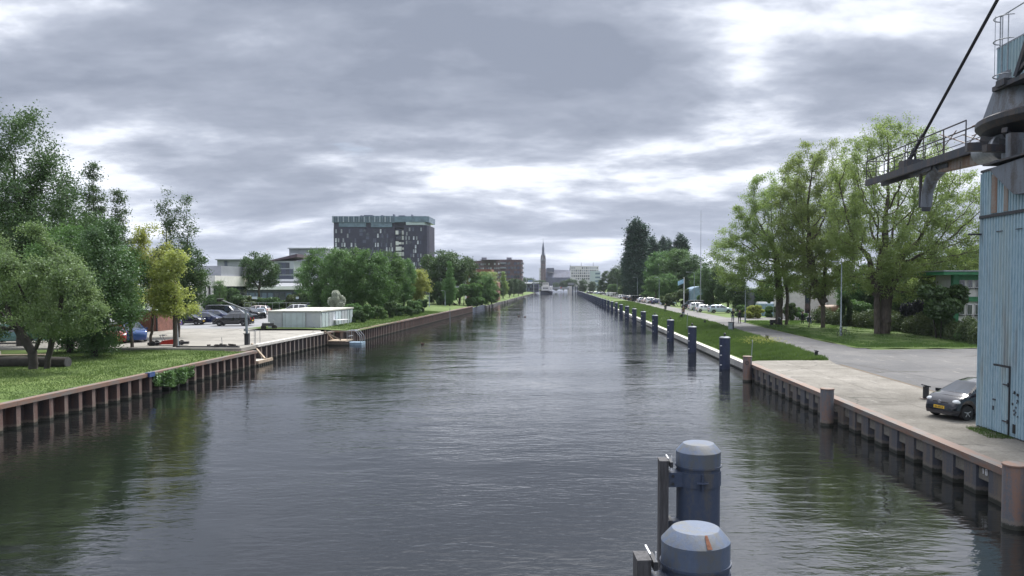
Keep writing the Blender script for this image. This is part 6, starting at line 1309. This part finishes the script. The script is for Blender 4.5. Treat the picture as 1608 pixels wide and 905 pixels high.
person(wx(1271, 97.5), 97.5, 1.15, R(-90), 'person in blue grey clothes sitting on a folding chair between the two left big trees', 'clothblue', 'clothblue', .1, 1, True)
person(wx(963.2, 350), 350, 1.1, R(-90), 'left of two tiny walkers in front of the white vans', 'clothdark', 'clothdark', .2, 1)
person(wx(966, 350), 350, 1.1, R(-90), 'right of two tiny walkers in front of the white vans', 'clothdark', 'clothdark', .2, 1)
X, Y = wx(1271, 97.5), 97.5; e = empty('folding_chair', (X, Y, 1.15), R(-90), 'small folding chair under the seated person on the lawn', 'chair')
mb = MB(); mb.box((.05, 0, .38), (.45, .48, .03)); mb.build('seat', M['clothblue'], e); mb = MB(); mb.box((-.2, 0, .65), (.03, .48, .35)); mb.build('backrest', M['clothblue'], e)
for x in (-.15, .25):
    for y_ in (-.22, .22): mb = MB(); mb.tube((x, y_, 0), (x, y_, .38), .012); mb.build('leg', M['steel'], e)
def dog(X, Y, z, rz, label):
    e = empty('dog', (X, Y, z), rz, label, 'dog')
    J = [(0, 0, .50, .13), (.30, 0, .50, .15), (.48, 0, .58, .09), (.60, 0, .72, .075), (.72, 0, .74, .06), (.84, 0, .70, .035), (-.25, 0, .50, .11), (-.38, 0, .48, .05), (-.58, 0, .56, .022)]; Ed = [(0, 1), (1, 2), (2, 3), (3, 4), (4, 5), (0, 6), (6, 7), (7, 8)]
    for sy in (-.09, .09):
        b = len(J); J += [(.34, sy, .36, .055), (.33, sy, .19, .03), (.35, sy, .03, .028)]; Ed += [(1, b), (b, b+1), (b+1, b+2)]
        b = len(J); J += [(-.24, sy, .36, .07), (-.18, sy, .26, .04), (-.34, sy, .17, .025), (-.31, sy, .03, .028)]; Ed += [(6, b), (b, b+1), (b+1, b+2), (b+2, b+3)]
        b = len(J); J += [(.62, sy*.6, .83, .018)]; Ed += [(3, b)]
    skin_mesh('body', J, Ed, M['clothdark'], e); return e
dog(wx(1069.5, 117), 117, 1.1, R(-80), 'dark dog beside the person in the brown coat')

# ================================================================ LEFT BANK ITEMS
e = empty('fallen_log', (-31.5, 45.6, 1.55), 0, 'thick dark log lying behind the grey green tree at the left edge', 'log')
mb = MB(); mb.tube((-6, .6, 0), (1.5, -.1, 0), .36, .33, 16); mb.build('log_trunk', M['barkdark'], e, smooth=True, angle=40); mb = MB(); mb.tube((1.5, -.1, 0), (1.53, -.103, 0), .30, .30, 14); mb.build('cut_end', M['timber'], e)
e = empty('wooden_bench', (-34.0, 46.0, 1.2), .1, 'pale plank lying across the top of the log', 'plank'); mb = MB(); mb.box((.6, 0, .75), (3.6, .35, .07)); mb.build('plank', M['plank'], e); mb = MB(); mb.box((-.7, 0, .88), (.45, .3, .22)); mb.build('pale_block', M['concrete_w'], e)
Y = 59.6; e = empty('leaning_post', (wx(277, Y), Y, 1.4), 0, 'grey steel post left of the yellow green tree trunk', 'post'); mb = MB(); mb.tube((0, 0, 0), (-.12, 0, 2.3), .14, .12, 12); mb.build('post', M['pole'], e, smooth=True); mb = MB(); mb.lathe([(.18, 0), (.18, .04)], n=12); mb.build('base_plate', M['steel'], e)
e = empty('garden_tractor', (wx(262, 60), 60.5, 1.4), .15, 'small red ride on mower low on the paving behind the lawn', 'mower')
mb = MB(); mb.add([(-.75, -.35, .1), (.55, -.35, .1), (.55, .35, .1), (-.75, .35, .1), (-.6, -.28, .38), (.35, -.28, .50), (.35, .28, .50), (-.6, .28, .38)], [(0,1,5,4), (1,2,6,5), (2,3,7,6), (3,0,4,7), (4,5,6,7), (3,2,1,0)]); mb.build('hood', M['redpaint'], e)
mb = MB(); mb.box((-1.2, 0, .16), (.9, .7, .2)); mb.box((.95, 0, .2), (.8, .6, .18), .2); mb.build('deck', M['black'], e)
mb = MB(); mb.path([(-.5, -.25, .35), (-.75, -.25, .85), (-.35, -.25, .8)], .03, 6); mb.path([(-.5, .25, .35), (-.75, .25, .85), (-.35, .25, .8)], .03, 6); mb.build('handle', M['steel'], e)
for x, y_ in ((-1.2, -.42), (-1.2, .42), (.7, -.4), (.7, .4)): mb = MB(); mb.lathe([(.1, -.06), (.19, -.06), (.2, 0), (.19, .06), (.1, .06)], (0, 0, 0), n=12, axis='Y'); mb.build('wheel', M['black'], e, loc=(x, y_, .2))
Y = 61; e = empty('barrier_crane', (wx(387, Y), Y, 1.36), 0, 'grey davit post with a slanting boom arm at the quay edge before the car park', 'davit')
h = wz(487, Y)-1.36; mb = MB(); mb.box((0, 0, .45), (.32, .32, 1.0)); mb.box((0, -.1, .95), (.38, .38, .06)); mb.build('pedestal', M['dark'], e)
mb = MB(); mb.tube((0, 0, .9), (-.08, 0, h), .11, .085, 10); mb.build('post', M['pole'], e, smooth=True)
mb = MB(); mb.bar((.05, 0, h-.02), (-2.4, .5, h+.85), .07, .08); mb.bar((-.08, 0, h-.35), (-1.0, .2, h+.32), .04, .04); mb.build('boom_arm', M['steel'], e)
mb = MB(); mb.box((-2.35, .5, h+.80), (.5, .16, .22), 0, 0, .3); mb.build('winch', M['dark'], e); mb = MB(); mb.box((-.12, -.1, .9+.35), (.16, .1, .2)); mb.build('crank_box', M['steel'], e)
e = empty('ladder_rail', (-25.1, 61.2, 1.4), 0, 'thin steel hand rails where the first landing steps go down', 'railing')
for y_ in (0, .9): mb = MB(); mb.path([(-.35, y_, -.2), (-.35, y_, 1.1), (.12, y_, 1.1), (.12, y_, -1.0)], .022, 6); mb.build('rail', M['steel'], e)
mb = MB(); mb.tube((-1.6, -2.2, 0), (-1.65, -2.2, .75), .02); mb.build('stake', M['steel'], e)
e = empty('lower_landing', (0, 0, 0), 0, 'low landing with timber edge and slanting rail beside the rusty wall end', 'landing')
mb = MB(); mb.box((-24.35, 59.1, .22), (1.9, 2.8, .16)); mb.build('deck', M['concrete_w'], e); mb = MB(); mb.box((-23.40, 59.1, .30), (.16, 2.9, .22)); mb.box((-24.4, 57.85, .3), (1.9, .14, .2)); mb.build('edge_beam', M['plank'], e)
mb = MB(); mb.bar((-25.2, 61.0, 1.50), (-23.6, 59.6, .42), .12, .10); mb.build('slanting_rail', M['plank'], e)
mb = MB()
for i in range(7): mb.box((-23.42, 57.9+i*.42, -.4), (.10, .30, 1.25))
mb.build('front_piles', M['sheetG'], e)
mb = MB(); mb.box((-27.5, 58.3, 1.45), (5, .12, .12), -.04); tag(mb.build('timber_sleeper', M['dark']), 'dark timber sleeper lying at the edge of the paving', 'sleeper')
mb = MB(); g = random.Random(2)
for _ in range(26): mb.box((-26.6+g.uniform(-1, 1), 58.8+g.uniform(-.5, .5), 1.42+g.uniform(0, .18)), (g.uniform(.2, .6), .12, .1), g.uniform(0, 3), 0, g.uniform(-.3, .3))
tag(mb.build('debris_heap', M['barkdark']), 'low heap of dark debris beside the davit post', 'debris heap')
e = empty('upper_landing', (0, 0, 0), 0, 'second low landing with slanting rail where the long rusty wall starts', 'landing')
mb = MB(); mb.box((-23.3, 79.0, .45), (1.9, 2.7, .14)); mb.build('deck', M['plank'], e); mb = MB(); mb.bar((-24.3, 77.0, 1.55), (-23.9, 78.4, .62), .10, .12); mb.bar((-24.35, 76.8, 1.50), (-22.9, 77.8, .6), .12, .12); mb.build('slanting_rail', M['plank'], e)
mb = MB(); mb.box((-23.1, 77.75, .0), (2.2, .1, .8)); mb.build('front_board', M['sheetG'], e)
e = empty('floating_pontoon', (0, 0, 0), 0, 'small grey blue pontoon with tubular hoops at the second landing', 'pontoon')
mb = MB(); mb.box((-21.75, 79.1, .14), (1.7, 1.5, .28)); mb.build('float', M['container'], e)
for y_ in (78.5, 79.2, 80.1): mb = MB(); mb.path([(-22.45, y_, .3), (-22.45, y_, 1.5), (-21.6, y_, 1.5), (-21.1, y_, .9), (-21.0, y_, .1)], .035, 6); mb.build('tube_hoop', M['steel'], e)
mb = MB(); mb.tube((-22.3, 78.5, .9), (-22.3, 80.1, .9), .03); mb.tube((-21.6, 78.5, 1.5), (-21.6, 80.1, 1.5), .03); mb.build('cross_tube', M['steel'], e)
e = empty('picnic_table', (-26.0, 88.5, 1.5), 1.3, 'pale folding table on the grass beside the garage block', 'table'); mb = MB(); mb.box((0, 0, .7), (2.4, .75, .05)); mb.build('table_top', M['white'], e)
for x in (-1, 1): 
    for y_ in (-.3, .3): mb = MB(); mb.tube((x, y_, 0), (x, y_, .7), .025); mb.build('leg', M['steel'], e)
Y = 37.9; mb = MB(); mb.box((-23.42, 42.6, 1.16), (.28, .55, .26)); tag(mb.build('blue_cushion_fender', PAINT['blue']), 'blue fender hanging on the left wall cap beside the creeper', 'fender')
e = empty('wire_fence', (0, 0, 0), 0, 'wire mesh fence with thin posts behind the car park', 'fence')
for i in range(22): mb = MB(); mb.tube((wx(384, 130)+i*1.2, 130, 1.1), (wx(384, 130)+i*1.2, 130, 3.3), .03, n=5); mb.build('fence_post', M['steel'], e)
mb = MB(); mb.tube((wx(384, 130), 130, 3.25), (wx(384, 130)+25.2, 130, 3.25), .025, n=4); mb.tube((wx(384, 130), 130, 2.2), (wx(384, 130)+25.2, 130, 2.2), .012, n=4); mb.build('fence_wire', M['steel'], e)
for px, w_ in ((400, .9), (467, .5)): mb = MB(); mb.box((wx(px, 129.9), 129.88, wz(468, 130)), (w_, .04, .4)); mb.build('notice_board', M['garagedoor'], e)
e = empty('parked_motorcycle', (wx(416, 80), 81, 1.42), .2, 'small dark moped parked at the left end of the garage block', 'moped')
for x in (-.55, .55): mb = MB(); mb.lathe([(.12, -.05), (.26, -.06), (.29, 0), (.26, .06), (.12, .05)], (0, 0, 0), n=14, axis='Y'); mb.build('wheel', M['black'], e, loc=(x, 0, .29))
mb = MB(); mb.prism([(-.7, -.13), (.5, -.1), (.5, .1), (-.7, .13)], .45, .75); mb.build('body', M['dark'], e); mb = MB(); mb.box((-.3, 0, .8), (.7, .24, .1)); mb.build('seat', M['white'], e)
mb = MB(); mb.tube((.5, -.3, 1.05), (.5, .3, 1.05), .02); mb.tube((.55, 0, .3), (.48, 0, 1.05), .03); mb.build('handlebar', M['steel'], e)
e = empty('channel_pole', (wx(707.5, 149), 149, 0), 0, 'thin pale pole standing in the water against the long rusty wall', 'pole')
e.location = (wx(706.5, 128), 128, 0)
mb = MB(); mb.tube((0, 0, -1.5), (0, 0, 2.4), .06, .05, 8); mb.build('pole', M['pole'], e)
# ducks
def duck(X, Y, rz, label):
    e = empty('duck', (X, Y, 0), rz, label, 'duck', 'ducks on the canal')
    J = [(0, 0, .08, .10), (.14, 0, .09, .09), (-.16, 0, .10, .06), (-.27, 0, .14, .02), (.20, 0, .20, .035), (.22, 0, .27, .045)]
    skin_mesh('body', J, [(0, 1), (0, 2), (2, 3), (1, 4), (4, 5)], M['clothbrown'], e); mb = MB(); mb.bar((.25, 0, .265), (.33, 0, .255), .03, .015); mb.build('beak', M['orange'], e)
duck(wx(816, 156), 152, .3, 'left one of the two ducks in the middle of the canal'); duck(wx(825, 150), 148, .2, 'right one of the two ducks in the middle of the canal'); duck(wx(663, 79), 79, 2.6, 'lone duck swimming nearer the left bank')
for i, (kd) in enumerate(PROTO): pass
# ---- thin air haze over the whole place
mb = MB(); mb.box((0, 1015, 40), (3420, 2180, 88)); hz = mb.build('haze', None or M['white']); hz.data.materials.clear()
hm = bpy.data.materials.new('thin_haze'); hm.use_nodes = True; nt = hm.node_tree; nt.nodes.remove(nt.nodes['Principled BSDF'])
pv = nt.nodes.new('ShaderNodeVolumePrincipled'); pv.inputs['Density'].default_value = .00009; pv.inputs['Color'].default_value = (.80, .88, 1, 1); nt.links.new(pv.outputs[0], nt.nodes['Material Output'].inputs['Volume'])
hz.data.materials.append(hm); tag(hz, kind='stuff', label='thin pale haze over the canal')
print('objects', len(bpy.data.objects), 'tris', sum(len(m.loop_triangles) or sum(len(p.vertices)-2 for p in m.polygons) for m in bpy.data.meshes if len(m.polygons) < 3000) + sum(2*len(m.polygons) for m in bpy.data.meshes if len(m.polygons) >= 3000))
